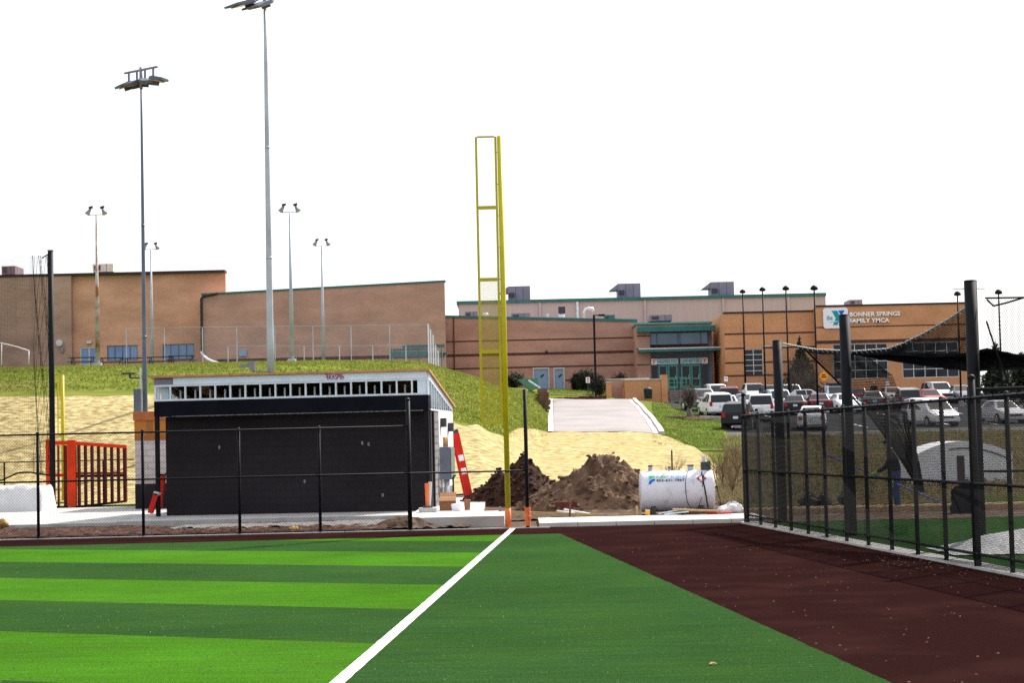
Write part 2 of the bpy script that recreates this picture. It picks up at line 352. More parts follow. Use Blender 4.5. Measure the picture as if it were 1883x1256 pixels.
# construction ground behind the outfield fence
struct('dirt_ground', drape([(44.05,-1500,2300),(56,-1400,2200),(64,-1300,1250)], 120, .7, .035), DIRT, True)
g = MB(); g.grid(lambda s, t: (-17+14.1*s, 44.12+(5.75 if s < .52 else 5.75-2.6*min(1, (s-.52)*9))*t, .045+.09*t*(1-t)*4*(.35+.6*abs(mnoise.noise(V((s*9, t*2, 0)))))+.16*mnoise.noise(V((s*60, t*14, 1)))*min(t*3, 1-t, .4)), 260, 40)
struct('mulch_strip', g, DIRTR, True)
g = MB(); g.grid(lambda s, t: (-8.5+5.8*s, 45.6+3.7*t, .075+.10*mnoise.noise(V((s*14, t*7, 4)))*(1-t)+.02*mnoise.noise(V((s*50, t*25, 2)))), 120, 40); struct('gravel_bed', g, GRAVEL, True)
# straw erosion blankets on the bank
struct('straw_blanket', drape([(66,-900,262),(72,-900,300),(80,-900,640),(89.2,-900,820)], 150, .6, .10, 2), STRAW, True)
def drape_cols(cols, nv, du, dz):
    mb = MB(); n = 0; u = cols[0][0]; pts = []
    while u <= cols[-1][0]+1e-6:
        for (a, b0, b1), (c, d0, d1) in zip(cols, cols[1:]):
            if u <= c+1e-6: t = (u-a)/(c-a); y0 = b0+(d0-b0)*t; y1 = b1+(d1-b1)*t; break
        y1 += .9*mnoise.noise(V((u*.045, 3, 0)))+.35*mnoise.noise(V((u*.2, 7, 0)))
        for j in range(nv+1): y = y0+(y1-y0)*j/nv; x = ux(u, y); pts.append((x, y, tz(x, y)+dz+.05*mnoise.noise(V((x*.8, y*.5, 5)))))
        n += 1; u += du
    mb.add(pts, [(i*(nv+1)+j, (i+1)*(nv+1)+j, (i+1)*(nv+1)+j+1, i*(nv+1)+j+1) for i in range(n-1) for j in range(nv)]); return mb
struct('straw_blanket_east', drape_cols([(780,64,84.5),(930,64,85.5),(945,64,92),(960,64,98),(985,64,104),(1005,64,106.3),(1205,64,106.3),(1235,64,102),(1265,64,97),(1292,64,89),(1312,64,80),(1330,64,70)], 60, 4, .11), STRAW, True)
struct('grass_verge', drape([(92,1290,1372),(100,1262,1372),(108,1236,1372),(113,1228,1352),(126,1210,1340),(138,1196,1300),(150,1186,1262),(163,1174,1222)], 40, 1, .05, 2), GRASSG, True)
struct('weedy_slope', drape([(50.5,1320,2600),(60,1330,2500),(72,1338,2400),(90,1350,2300),(111.6,1376,2200)], 60, 1, .05), WEED, True)
struct('upper_lawn', drape([(165.5,1005,1118),(174,1008,1118),(181.5,1010,1118)], 16, 1, .05), GRASSG, True)
# driveway with gutters and kerb
struct('driveway', drape([(106,1019,1200),(162,1019,1157)], 24, 1.5, .13), ROADC, True)
struct('driveway_gutter', drape([(106,1008,1018.3),(162,1012,1018.3)], 3, 1.5, .14), CONC2, True)
struct('driveway_gutter_right', drape([(106,1200.8,1212),(162,1157.5,1164)], 3, 1.5, .14), CONC2, True)
kb = MB()
for i in range(9):
    y0 = 106+i*6.2; y1 = y0+6.05
    def ku(y): return 1212.5+(1164.5-1212.5)*(y-106)/56
    pts = []
    for y in (y0, y1):
        x = ux(ku(y), y); z = tz(x, y); pts.append([(x,y,z),(x,y,z+.27),(x+.28,y,z+.27),(x+.28,y,z)])
    kb.add(pts[0]+pts[1], [(0,1,5,4),(1,2,6,5),(2,3,7,6),(0,3,2,1),(4,5,6,7)])
struct('driveway_kerb', kb, CONC2)
# parking lot
struct('parking_lot', drape([(113,1336,2300),(126,1330,2250),(138,1292,2250),(150,1252,2200),(163,1226,2150),(171.8,1220,2100)], 50, 2, .07), ASPH, True)
kb = MB()
def kerb_run(us, y0, y1):
    (ua, ub) = us; n = 26
    for i in range(n):
        x0 = ux(ua+(ub-ua)*i/n, y0); x1 = ux(ua+(ub-ua)*(i+.97)/n, y0); z = tz((x0+x1)/2, y0); kb.box(x0, x1, y0, y1, z-.1, z+.2)
kerb_run((1336, 2300), 112.7, 113.0); kerb_run((1288, 1345), 137.6, 137.95)
struct('parking_kerb', kb, CONC2)
mk = MB()
for r in (121, 139, 157):
    for i in range(16):
        x = ux(1345, r)+i*2.75
        a, b = (x, r-2.4), (x+.12, r+2.4)
        mk.add([(a[0],a[1],tz(*a)+.10),(b[0],a[1],tz(b[0],a[1])+.10),(b[0],b[1],tz(*b)+.10),(a[0],b[1],tz(a[0],b[1])+.10)], [(0,1,2,3)])
struct('bay_markings', mk, PAINT)
# second field's turf at the foot of the bank
struct('far_turf', drape([(62,-900,262),(70,-900,262),(75.5,-900,262)], 20, 2, .07), T_DARK, True)

# ================================================================== playing field
def wob(a, y, k): return a*(mnoise.noise(V((y*2.3, k, 0)))+.6*mnoise.noise(V((y*7.1, k, 3))))
YS_ = [-6+i*.12 for i in range(393)]
def foulx(y): return -.08+.0526*(y-43.9)
def trackx(y): return .934+(41.2-y)*.0791
A0, A1 = G(1368, 962.5), G(1883, 1062)
FS = (A1.x-A0.x)/(A1.y-A0.y)
def fencex(y): return A0.x+FS*(y-A0.y)
sb = MB(); sb.add([(-40,-6,0),(foulx(-6)-.07,-6,0),(foulx(41.05)-.07,41.05,0),(-40,40.4,0)], [(0,1,2,3)]); struct('field_turf', sb, T_STRIPE)
sb = MB(); sb.add([(foulx(y),y,.0005) for y in YS_]+[(trackx(y)+wob(.018,y,9),y,.0005) for y in YS_], [(i, 393+i, 394+i, i+1) for i in range(392)]); struct('foul_turf', sb, T_DARK)
sb = MB(); yy = [-6+i*.08 for i in range(625)]; sb.add([(foulx(min(y,43.9))-.066+wob(.006,y,1), min(y,43.9), .005) for y in yy]+[(foulx(min(y,43.9))+.066+wob(.006,y,5), min(y,43.9), .005) for y in yy], [(i, 625+i, 626+i, i+1) for i in range(624)]); struct('foul_line', sb, PAINT)
sb = MB(); sb.add([(trackx(-6)-.1,-6,-.004),(fencex(-6)+.05,-6,-.004),(fencex(44)+.05,44.0,-.004),(trackx(41.1)-.1,41.1,-.004)], [(0,1,2,3)])
sb.add([(-40,40.4,-.004),(foulx(41.05),41.04,-.004),(trackx(41.1)-.1,41.1,-.004),(fencex(44)+.05,44.0,-.004),(-40,44.0,-.004)], [(0,1,2,3,4)]); struct('warning_track', sb, TRACK)
sb = MB(); sb.add([(fencex(10)+.35,10,-.002),(40,10,-.002),(40,47.2,-.002),(fencex(47.2)+.35,47.2,-.002)], [(0,1,2,3)]); struct('bullpen_turf', sb, T_DARK)
# concrete mow strip under the right fence
kb = MB()
for i in range(22):
    y0 = 11+i*1.5; y1 = y0+1.485
    a, b = fencex(y0), fencex(y1)
    kb.add([(a-.07,y0,-.02),(a+.30,y0,-.02),(b+.30,y1,-.02),(b-.07,y1,-.02),(a-.07,y0,.035),(a+.30,y0,.035),(b+.30,y1,.035),(b-.07,y1,.035)],
           [(4,5,6,7),(0,1,5,4),(1,2,6,5),(2,3,7,6),(3,0,4,7)])
struct('mow_strip', kb, CONC)
kb = MB()
for i in range(13): kb.box(-20+i*1.6, -20+i*1.6+1.58, 43.99, 44.07, -.02, .018)
struct('fence_footing', kb, CONC)
# sidewalk slabs behind the foul pole
kb = MB()
for i in range(6):
    x0 = .55+i*.9; kb.box(x0, x0+.885, 44.25, 47.2, -.02, .10)
struct('sidewalk', kb, CONC2)
kb = MB(); kb.box(-2.62, -.28, 45.0, 48.4, -.02, .26); kb.box(-2.62, -.9, 48.42, 61, -.02, .262); struct('raised_slab', kb, CONC2)
kb = MB(); kb.box(-20, -8.95, 49.8, 64, -.02, .13); kb.box(-8.93, -8.1, 49.3, 60, -.02, .17); struct('walkway', kb, CONC)
kb = MB(); kb.box(-10.4, -2.64, 49.2, 60, -.02, .175); struct('dugout_slab', kb, CONC)
# ================================================================== community centre building
def cells(mb, x0, x1, z0, z1, y0, y1, holes):
    xs = sorted({x0, x1, *[h[0] for h in holes], *[h[1] for h in holes]}); zs = sorted({z0, z1, *[h[2] for h in holes], *[h[3] for h in holes]})
    for xa, xb in zip(xs, xs[1:]):
        for za, zb in zip(zs, zs[1:]):
            cx, cz = (xa+xb)/2, (za+zb)/2
            if any(h[0] < cx < h[1] and h[2] < cz < h[3] for h in holes): continue
            mb.box(xa, xb, y0, y1, za, zb)
def rect(u0, v0, u1, v1, Y):
    """photo rectangle -> (x0,x1,z0,z1) on the plane at distance Y (levelled)"""
    c = P((u0+u1)/2, (v0+v1)/2, Y); w = abs(u1-u0)/F*Y; h = abs(v1-v0)/F*Y
    return (c.x-w/2, c.x+w/2, c.z-h/2, c.z+h/2)
bld = thing('community_center', 'long brick community centre with teal trim and glass entrance on the hilltop', 'building', (0,180,7))
def bp(name, mb, m, label=None, parent=bld, smooth=False): return part(name, mb, m, parent, smooth, label=label)
def bandline(u0, v0, u1, v1, Y, h=.16, m=BAND):
    a, b = P(u0, v0, Y), P(u1, v1, Y); mb = MB(); z = (a.z+b.z)/2
    mb.box(a.x, b.x, Y-.03, Y+.1, z-h/2, z+h/2); return bp('brick_band', mb, m)
def window(r, Y, cols, rows, frame=WFRAME, glass=GLASS, fr=.07, name='window'):
    x0, x1, z0, z1 = r; mb = MB()
    mb.box(x0, x1, Y+.05, Y+.16, z1-fr, z1); mb.box(x0, x1, Y+.05, Y+.16, z0, z0+fr)
    mb.box(x0, x0+fr, Y+.05, Y+.16, z0+fr, z1-fr); mb.box(x1-fr, x1, Y+.05, Y+.16, z0+fr, z1-fr)
    for i in range(1, cols): x = x0+(x1-x0)*i/cols; mb.box(x-fr/2, x+fr/2, Y+.06, Y+.15, z0+fr, z1-fr)
    for j in range(1, rows): z = z0+(z1-z0)*j/rows; mb.box(x0+fr, x1-fr, Y+.07, Y+.14, z-fr/2, z+fr/2)
    w = bp(name, mb, frame)
    for i in range(cols):
        for j in range(rows):
            q = MB(); xa = x0+(x1-x0)*i/cols+.02; xb = x0+(x1-x0)*(i+1)/cols-.02; za = z0+(z1-z0)*j/rows+.02; zb = z0+(z1-z0)*(j+1)/rows-.02
            t = random.uniform(-.012, .012)
            q.add([(xa,Y+.12+t,za),(xb,Y+.12-t,za),(xb,Y+.12-t,zb),(xa,Y+.12+t,zb),(xa,Y+.135+t,za),(xb,Y+.135-t,za),(xb,Y+.135-t,zb),(xa,Y+.135+t,zb)],
                  [(0,1,2,3),(7,6,5,4),(0,4,5,1),(1,5,6,2),(2,6,7,3),(3,7,4,0)])
            part('pane', q, glass, w)
    return w
# --- A: tall left block
YA = 165
xa0 = P(-420, 505, YA).x; xa1 = P(414.5, 505, YA).x; zt = P(415, 501.5, YA).z
rA = [rect(197, 635, 253, 663.5, YA), rect(299, 632.5, 357, 661, YA), rect(147, 638, 181, 672.5, YA)]
mb = MB(); cells(mb, xa0, xa1, 7.6, zt, YA, YA+.35, rA); kA = (YA+26)/YA*1.004; mb.add([(xa0,YA+.36,7.6),(xa1-.02,YA+.36,7.6),(xa1-.02,YA+.36,zt),(xa0,YA+.36,zt),(xa0,YA+26,7.6),(xa1*kA,YA+26,7.6),(xa1*kA,YA+26,zt),(xa0,YA+26,zt)], [(0,1,2,3),(7,6,5,4),(0,4,5,1),(1,5,6,2),(2,6,7,3),(3,7,4,0)]); bp('wall', mb, BRICK_A, 'tall tan brick block at the left end')
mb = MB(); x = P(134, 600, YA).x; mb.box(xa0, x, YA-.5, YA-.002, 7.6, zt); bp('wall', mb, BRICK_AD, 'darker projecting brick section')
mb = MB(); mb.box(xa0, xa1+.02, YA-.58, YA+.8, zt+.002, zt+.22); bp('coping', mb, DKTRIM)
window(rA[0], YA, 4, 1, GALVB, GLASSB); window(rA[1], YA, 4, 1, GALVB, GLASSB)
window(rA[2], YA, 2, 1, WFRAME, GLASSB, .12, 'double_door')
r = rect(160, 627, 169, 632, YA); mb = MB(); mb.box(r[0], r[1], YA-.25, YA-.002, r[2], r[3]); bp('wall_lamp', mb, WFRAME)
c = P(110, 631.5, YA-.5); mb = MB(); mb.tube([c, c-V((0,.3,0)), c-V((0,.35,0))], [.30,.30,.2], 14); bp('vent_hood', mb, WFRAME, smooth=False)
c = P(115, 643, YA-.5); mb = MB(); mb.box(c.x-.12, c.x+.12, c.y-.2, c.y-.002, c.z-.25, c.z+.2); bp('meter_box', mb, UNIT)
# --- B: sloped block
YB = 160
b0, b1 = P(371, 543, YB), P(817.5, 518.5, YB)
kB = (YB+22)/YB*1.004; mb = MB(); mb.add([(b0.x,YB,7.2),(b1.x,YB,7.2),(b1.x,YB,b1.z),(b0.x,YB,b0.z),(b0.x*kB,YB+22,7.2),(b1.x*kB,YB+22,7.2),(b1.x*kB,YB+22,b1.z),(b0.x*kB,YB+22,b0.z)], [(0,1,2,3),(7,6,5,4),(0,4,5,1),(1,5,6,2),(2,6,7,3),(3,7,4,0)]); bp('wall', mb, BRICK_B, 'brown brick block with a slanting roof line')
mb = MB(); d = (b1-b0); mb.prism([(b0.x-.05,YB-.08,b0.z+.004),(b1.x+.08,YB-.08,b1.z+.004),(b1.x+.08,YB-.08,b1.z+.16),(b0.x-.05,YB-.08,b0.z+.16)], (0,.7,0)); bp('coping', mb, TEAL)
mb = MB(); h = P(371.5, 650, YB-.15); t = P(371.5, 545, YB-.15)
mb.tube([(h.x,YB-.15,h.z),(h.x,YB-.15,t.z-.2),(h.x+.15,YB-.15,t.z),(P(400,540,YB).x,YB-.15,t.z+.22)], .11, 8); bp('downspout', mb, DKTRIM)
a, b = P(400, 662, YB), P(817, 656.5, YB); mb = MB(); mb.box(a.x, b.x, YB-.04, YB+.05, P(600,659,YB).z-.13, P(600,659,YB).z+.13); bp('brick_band', mb, BAND)
r = rect(440, 643.5, 454, 655, YB); mb = MB(); mb.box(r[0], r[1], YB-.2, YB-.002, r[2], r[3]); bp('utility_cabinet', mb, DOORB)
# --- C: low wing
YC = 182
c0, c1 = P(800, 584.5, YC), P(1172, 592, YC)
rC = [rect(980, 676, 1010.5, 718, YC), rect(1018, 676, 1038.5, 718, YC)]
mb = MB(); cells(mb, c0.x, c1.x, 5.4, min(c0.z, c1.z), YC, YC+.4, rC); z0 = min(c0.z, c1.z)
mb.prism([(c0.x,YC,z0),(c1.x,YC,z0+.001),(c0.x,YC,max(c0.z,z0+.02))], (0,.4,0)); mb.box(c0.x, c1.x, YC+.41, YC+22, 5.4, z0-.3); bp('wall', mb, BRICK_B, 'low brown brick wing with dark bands')
mb = MB(); mb.prism([(c0.x,YC-.1,c0.z+.004),(c1.x,YC-.1,c1.z+.004),(c1.x,YC-.1,c1.z+.26),(c0.x,YC-.1,c0.z+.26)], (0,.7,0)); bp('coping', mb, TEAL)
for (va, vb, h) in ((628,621,.12),(654,646.5,.24),(678,671.5,.14),(701,696,.12)):
    if va < 690: bandline(820, va, 1170, vb, YC, h)
    else: bandline(1040, va-2, 1115, vb+2, YC, h)
for r in rC:
    x0, x1, z0, z1 = r; mb = MB(); mb.box(x0, x0+.12, YC-.05, YC+.15, z0, z1); mb.box(x1-.12, x1, YC-.05, YC+.15, z0, z1); mb.box(x0+.12, x1-.12, YC-.05, YC+.15, z1-.14, z1)
    w = bp('service_door', mb, WFRAME); q = MB(); q.box(x0+.12, x1-.12, YC+.06, YC+.12, z0, z1-.14); part('door_leaf', q, DOORB, w)
    q = MB(); cx = (x0+x1)/2+.1; cz = z1-.8; q.obox((cx, YC+.055, cz), (.17,0,.13), (0,.004,0), (-.06,0,.08)); part('sticker', q, UNITD, w)
r = rect(1003, 645, 1007, 649, YC); mb = MB(); mb.box(r[0], r[1], YC-.2, YC-.035, r[2], r[3]); bp('wall_lamp', mb, DKTRIM)
p = P(835, 640, YC); mb = MB(); mb.box(p.x-.05, p.x+.05, YC-.12, YC-.002, 5.6, c0.z); bp('downspout', mb, BAND)
# --- G: beige gymnasium behind
YG = 205
g0, g1 = P(843, 558, YG), P(1518, 546, YG); zg = (g0.z+g1.z)/2
mb = MB(); mb.box(g0.x, g1.x, YG, YG+30, 6, zg); bp('gymnasium_wall', mb, BEIGE, 'beige metal upper hall behind the brick wings')
mb = MB(); mb.box(g0.x-.2, g1.x+.05, YG-.25, YG+30.1, zg+.003, zg+.34); bp('gutter', mb, TEAL)
for u in (993, 1062, 1186, 1330, 1450):
    x = P(u, 570, YG).x; mb = MB(); mb.box(x-.12, x+.12, YG-.2, YG-.002, 6.5, zg-.02); bp('downspout', mb, FOIL if u == 1062 else BEIGE)
# --- E: entrance pavilion
YE = 177
e0, e1 = P(1171, 640, YE).x, P(1309, 640, YE).x
zb = P(1240, 716, YE).z; zt = P(1240, 597, YE).z
xp = P(1195.5, 640, YE).x; xg1 = P(1303, 640, YE).x
mb = MB(); mb.box(e0, xp, YE, YE+5, zb-1.2, zt-.6); bp('wall', mb, BRICK_B, 'brick pier beside the entrance glazing')
for v in (617, 670, 641): bandline(1171, v+1, 1195, v+.5, YE, .1)
mb = MB(); mb.box(xp, e1+.2, YE+1.8, YE+5, zb-1, zt); mb.box(e0, e1, YE+.02, YE+5, zt-.6, zt); bp('wall', mb, BRICK_B, 'brick head over the entrance')
def vz(v, u=1240, Y=YE): return P(u, v, Y).z
mb = MB(); mb.box(e0-.1, e1+.1, YE-.15, YE+5.1, vz(596), vz(592.5)); bp('coping', mb, TEALG)
mb = MB(); mb.box(e0+.05, P(1314,605,YE).x, YE-1.2, YE-.003, vz(610.5), vz(601)); bp('upper_canopy', mb, TEAL)
mb = MB(); mb.box(e0+.05, P(1329,645,YE).x, YE-1.6, YE-.003, vz(647.5), vz(641)); bp('lower_canopy', mb, TEAL)
mb = MB(); mb.box(e0+.05, P(1329,645,YE).x, YE-1.62, YE-1.605, vz(643), vz(640.6)); bp('canopy_edge', mb, WFRAME)
mb = MB(); mb.box(xg1, P(1309,640,YE).x, YE-.2, YE+.2, zb-.6, vz(610.6)); bp('corner_post', mb, GALVB)
divs = [1196.5, 1208.5, 1247, 1251, 1289, 1302]
def pane_row(v0, v1, glass, frame, nm='glazing'):
    z0, z1 = vz(v1), vz(v0)
    for ua, ub in zip(divs, divs[1:]):
        xa, xb = P(ua, 640, YE).x, P(ub, 640, YE).x; q = MB(); q.box(xa+.04, xb-.04, YE+.10, YE+.13, z0+.04, z1-.04); part('pane', q, glass, bld)
    q = MB(); q.box(P(divs[0],640,YE).x-.04, P(divs[-1],640,YE).x+.04, YE+.03, YE+.18, z1-.04, z1+.04)
    for ud in divs: x = P(ud, 640, YE).x; q.box(x-.04, x+.04, YE+.035, YE+.175, z0+.04, z1-.04)
    bp('mullion', q, frame)
pane_row(612, 634, mat('sky_glass', (.06,.13,.22), .05, var=.5, scale=.35, spec=.6), GALVB)  # upper panes carry the reflected sky as base colour
pane_row(649, 658.5, GLASS, GALVB); pane_row(671, 717, GLASS, GALVB)
for (ua, ub, txt) in ((1208.8,1246.8,'HELPING YOU'),(1251.2,1288.8,'LIVE BETTER')):
    xa, xb = P(ua,664,YE).x, P(ub,664,YE).x; q = MB(); q.box(xa, xb, YE-.03, YE+.03, vz(669.5), vz(659.2)); s = bp('banner', q, mat('banner_pale_blue', (.42,.62,.72), .5, var=.05))
    part('lettering', text_mb(txt, (xa+.12, YE-.032, vz(667.6)), (1,0,0), (0,0,1), .46, .006, .012, xb-xa-.24), mat('banner_ink', (.02,.16,.24), .5), s)
for (ua, ub) in ((1197.5,1208),(1290,1301.5)):
    xa, xb = P(ua,664,YE).x, P(ub,664,YE).x; q = MB(); q.box(xa, xb, YE-.03, YE+.03, vz(669.8), vz(659)); s = bp('banner', q, SIGNW)
    w = xb-xa; q = MB(); zc = vz(668); hh = vz(660.5)-zc
    q.prism([(xa+w*.2,YE-.032,zc+hh),(xa+w*.42,YE-.032,zc+hh),(xa+w*.62,YE-.032,zc+hh*.55),(xa+w*.45,YE-.032,zc),(xa+w*.25,YE-.032,zc),(xa+w*.42,YE-.032,zc+hh*.55)], (0,-.006,0))
    q.prism([(xa+w*.55,YE-.032,zc+hh),(xa+w*.85,YE-.032,zc+hh),(xa+w*.68,YE-.032,zc+hh*.62)], (0,-.006,0)); part('emblem', q, LRED, s)
for (ua, ub) in ((1211,1227.5),(1228.5,1246),(1252.5,1270),(1271,1288)):
    xa, xb = P(ua,690,YE).x, P(ub,690,YE).x; z0, z1 = vz(715), vz(671.5); q = MB(); f = .13
    q.box(xa, xa+f, YE-.06, YE+.02, z0, z1); q.box(xb-f, xb, YE-.06, YE+.02, z0, z1); q.box(xa+f, xb-f, YE-.06, YE+.02, z1-f, z1); q.box(xa+f, xb-f, YE-.06, YE+.02, z0, z0+.25); q.box(xa+f, xb-f, YE-.06, YE+.02, z0+.85, z0+.98)
    d = bp('entrance_door', q, TEALG); q = MB(); q.tube([(xb-f-.05, YE-.1, z0+.9), (xb-f-.05, YE-.1, z0+1.3)], .02, 6); part('handle', q, CHROME, d)
# dark glazed link between pavilion and right wing
mb = MB(); mb.box(e1, P(1334,640,172).x+1, YE+6, YE+6.4, 5, vz(597.5)); bp('wall', mb, BRICK_B, 'recessed brick link beside the entrance')
mb = MB(); mb.box(e1+.3, P(1334,640,172).x+.8, YE+5.9, YE+5.99, 5.2, vz(650)); bp('pane', mb, GLASS)
mb = MB(); mb.box(e1+.02, P(1334,640,172).x+1.2, YE+2, YE+7, vz(642), vz(638)); bp('link_canopy', mb, DKTRIM)
# --- F: right wing
YF = 172
f0, f1, f2 = P(1333,640,YF).x, P(1498,640,YF).x, P(1784,640,YF-1).x
z1 = P(1400, 575.5, YF).z; z2 = P(1640, 561.5, YF-1).z
rF1 = [rect(1368, 642, 1403.5, 692, YF)]; rF2 = [rect(1532, 632, 1633, 697, YF-1), rect(1659, 629, 1763, 694.5, YF-1)]
mb = MB(); cells(mb, f0, f1, 3.4, z1, YF, YF+.4, rF1); mb.box(f0, f1, YF+.41, YF+22, 3.4, z1); bp('wall', mb, BRICK_F, 'orange brick wing between entrance and sign')
mb = MB(); cells(mb, f1+.01, f2, 3.4, z2, YF-1, YF-.6, rF2); mb.box(f1+.01, f2, YF-.59, YF+20, 3.4, z2); bp('wall', mb, BRICK_F, 'orange brick wing carrying the sign')
mb = MB(); mb.box(f0-.05, f1, YF-.08, YF+.5, z1+.003, z1+.16); mb.box(f1, f2+.06, YF-1.08, YF-.5, z2+.003, z2+.16); bp('coping', mb, DKTRIM)
for v in (614.5, 641, 667.5, 691.5):
    mb = MB(); z = P(1340, v, YF).z
    if 640 < v < 690:
        mb.box(f0, rF1[0][0], YF-.03, YF+.05, z-.07, z+.07); mb.box(rF1[0][1], f1-.01, YF-.03, YF+.05, z-.07, z+.07)
    else: mb.box(f0, f1-.01, YF-.03, YF+.05, z-.07, z+.07)
    bp('brick_band', mb, BAND)
for v, h in ((601, .10), (628.3, .28)):
    mb = MB(); z = P(1560, v, YF-1).z; mb.box(f1, f2, YF-1.03, YF-.95, z-h/2, z+h/2); bp('brick_band', mb, BAND)
window(rF1[0], YF, 2, 5); window(rF2[0], YF-1, 5, 4); window(rF2[1], YF-1, 5, 4)
# wall sign
def rrect(x0, x1, z0, z1, y, r, n=5):
    pts = []
    for cx, cz, a0 in ((x1-r,z0+r,-90),(x1-r,z1-r,0),(x0+r,z1-r,90),(x0+r,z0+r,180)):
        for i in range(n+1):
            a = math.radians(a0+90*i/n); pts.append((cx+r*math.cos(a), y, cz+r*math.sin(a)))
    return pts
YS = YF-1.04
x0, x1, z0, z1 = rect(1513.5, 566, 1559, 604, YS)
mb = MB(); mb.prism(rrect(x0, x1, z0, z1, YS, .25), (0,-.16,0)); sg = bp('wall_sign', mb, SIGNW, 'white rounded sign board with a two-tone letter Y')
w, h = x1-x0, z1-z0; ys = YS-.163
def sp(a, b): return (x0+w*a, ys, z0+h*b)
q = MB(); q.prism([sp(.34,.86), sp(.56,.86), sp(.70,.54), sp(.56,.16), sp(.38,.16), sp(.50,.50)], (0,-.02,0)); part('emblem', q, LTEAL, sg)
q = MB(); q.prism([sp(.61,.86), sp(.87,.86), sp(.73,.60)], (0,-.02,0)); part('emblem', q, LBLUE, sg)
q = MB(); q.prism([sp(.745,.57), sp(.80,.70), sp(.72,.36), sp(.64,.16), sp(.60,.16)], (0,-.018,0)); part('emblem', q, LBLUE, sg)
part('lettering', text_mb('the', sp(.13,.41), (1,0,0), (0,0,1), .62, .02, .012, w*.24), LTEAL, sg)
def letters(txt, u0, u1, vbase, size):
    a, b = P(u0, vbase, YS), P(u1, vbase, YS); bp('lettering', text_mb(txt, (a.x, YS, (a.z+b.z)/2), (1,0,0), (0,0,1), size, .12, .028, b.x-a.x), LETW)
letters('BONNER SPRINGS', 1562, 1655, 581, .53); letters('FAMILY YMCA', 1562, 1635, 593, .53)
# notice plates
for (u, v, du, dv, m_) in ((1632, 706, 7, 9, SIGNW),):
    r = rect(u-du/2, v-dv/2, u+du/2, v+dv/2, YS); q = MB(); q.box(r[0], r[1], YS-.02, YS+.03, r[2], r[3]); bp('notice_plate', q, m_)

# --- roof equipment (separate things)
def rooftop_unit(u0, v0, u1, v1, Y, label, hood=True, m_=UNIT, depth=3.0):
    x0, x1, z0, z1 = rect(u0, v0, u1, v1, Y); t = thing('rooftop_unit', label, 'rooftop unit', ((x0+x1)/2, Y+depth/2, z0), 'rooftop air units')
    mb = MB(); mb.box(x0, x1, Y, Y+depth, z0+.12, z1); part('cabinet', mb, m_, t)
    mb = MB(); mb.box(x0+.1, x1-.1, Y+.1, Y+depth-.1, z0-.3, z0+.118); part('curb', mb, UNITD, t)
    for k in (.35, .68):
        mb = MB(); x = x0+(x1-x0)*k; mb.box(x-.02, x+.02, Y-.015, Y-.001, z0+.15, z1-.03); part('panel_seam', mb, UNITD, t)
    w = x1-x0
    if hood:
        mb = MB(); h = z1-z0; mb.prism([(x0-.001,Y+.2,z1-.02),(x0-.001,Y+.2,z1-h*.42),(x0-w*.36,Y+.2,z1-h*.42),], (0,depth-.5,0)); part('intake_hood', mb, m_, t)
        mb = MB(); mb.box(x0+.1, x0+w*.28, Y-.3, Y-.002, z0+h*.28, z0+h*.55); part('vent', mb, UNITD, t)
    else:
        mb = MB(); mb.box(x0+w*.08, x0+w*.4, Y-.02, Y-.002, z0+.25, z1-.15); part('grille', mb, UNITD, t)
    return t
rooftop_unit(934, 526, 975, 553.5, YG+2, 'grey hooded rooftop unit just right of the yellow pole')
rooftop_unit(1136, 521, 1178, 549, YG+2, 'middle of three hooded grey units on the beige hall roof')
rooftop_unit(1307, 518, 1350, 545.5, YG+2, 'grey hooded unit above the entrance, rightmost on the beige hall roof')
rooftop_unit(1562, 551, 1586, 563.5, YF+5, 'small grey unit on the orange brick roof above the sign', False)
rooftop_unit(170, 485, 208, 502, YA+6, 'pale boxy unit on the tall left block behind a light pole', False, mat('unit_beige', (.40,.44,.42), .5))
rooftop_unit(3, 489, 28, 507, YA+6, 'brown boxy unit on the roof at the far left edge', False, mat('unit_brown', (.14,.11,.13), .6))
rooftop_unit(940, 576, 975, 588, YC+3, 'low grey condenser on the low wing beside the yellow pole', False)
rooftop_unit(1195, 579, 1236, 592, YC+4, 'grey condenser on the roof edge over the glass entrance', False)
rooftop_unit(1112, 579, 1131, 592, YC+3, 'small green-grey box unit on the low wing roof', False, TEAL, 2)
rooftop_unit(855, 573, 879, 585, YC+3, 'small purple-grey unit on the low wing left of the yellow pole', False)
def roofvent(pts, r, label, m_, nm='roof_vent'):
    mb = MB(); mb.tube(pts, r, 10); single(nm, mb, m_, label, 'roof vent', smooth=True)
a = P(1033, 590, YC+3); roofvent([a, a+V((0,0,.8))], .30, 'short pale exhaust stack on the low wing roof', FOIL)
a = P(1033, 571, YC+3); mb = MB(); mb.box(a.x-.34, a.x+.34, a.y-.35, a.y+.3, a.z-.28, a.z+.36); single('exhaust_hood', mb, [UNITD], 'dark square exhaust hood on top of the pale stack', 'vent')
a = P(1075, 592, YC+3); roofvent([a, a+V((0,0,1.0)), a+V((.15,0,1.25)), a+V((.45,0,1.35)), a+V((.8,0,1.25)), a+V((.9,0,1.0))], .16, 'curved blue-white gooseneck vent on the low wing roof', FOIL, 'gooseneck_vent')
a = P(893, 586, YC+3); mb = MB(); mb.tube([a, a+V((0,0,.35)), a+V((0,0,.4)), a+V((0,0,.6))], [.12,.12,.32,.2], 10); single('mushroom_vent', mb, FOIL, 'small mushroom vent on the low roof behind the yellow screen', 'roof vent')
a = P(1007, 589, YC+3); mb = MB(); mb.tube([a, a+V((0,0,.5))], .08, 8); mb.tube([a+V((0,0,.5)), a+V((0,0,.62))], .16, 8); single('vent_pipe', mb, FOIL, 'thin pale vent pipe left of the exhaust stack', 'vent pipe')

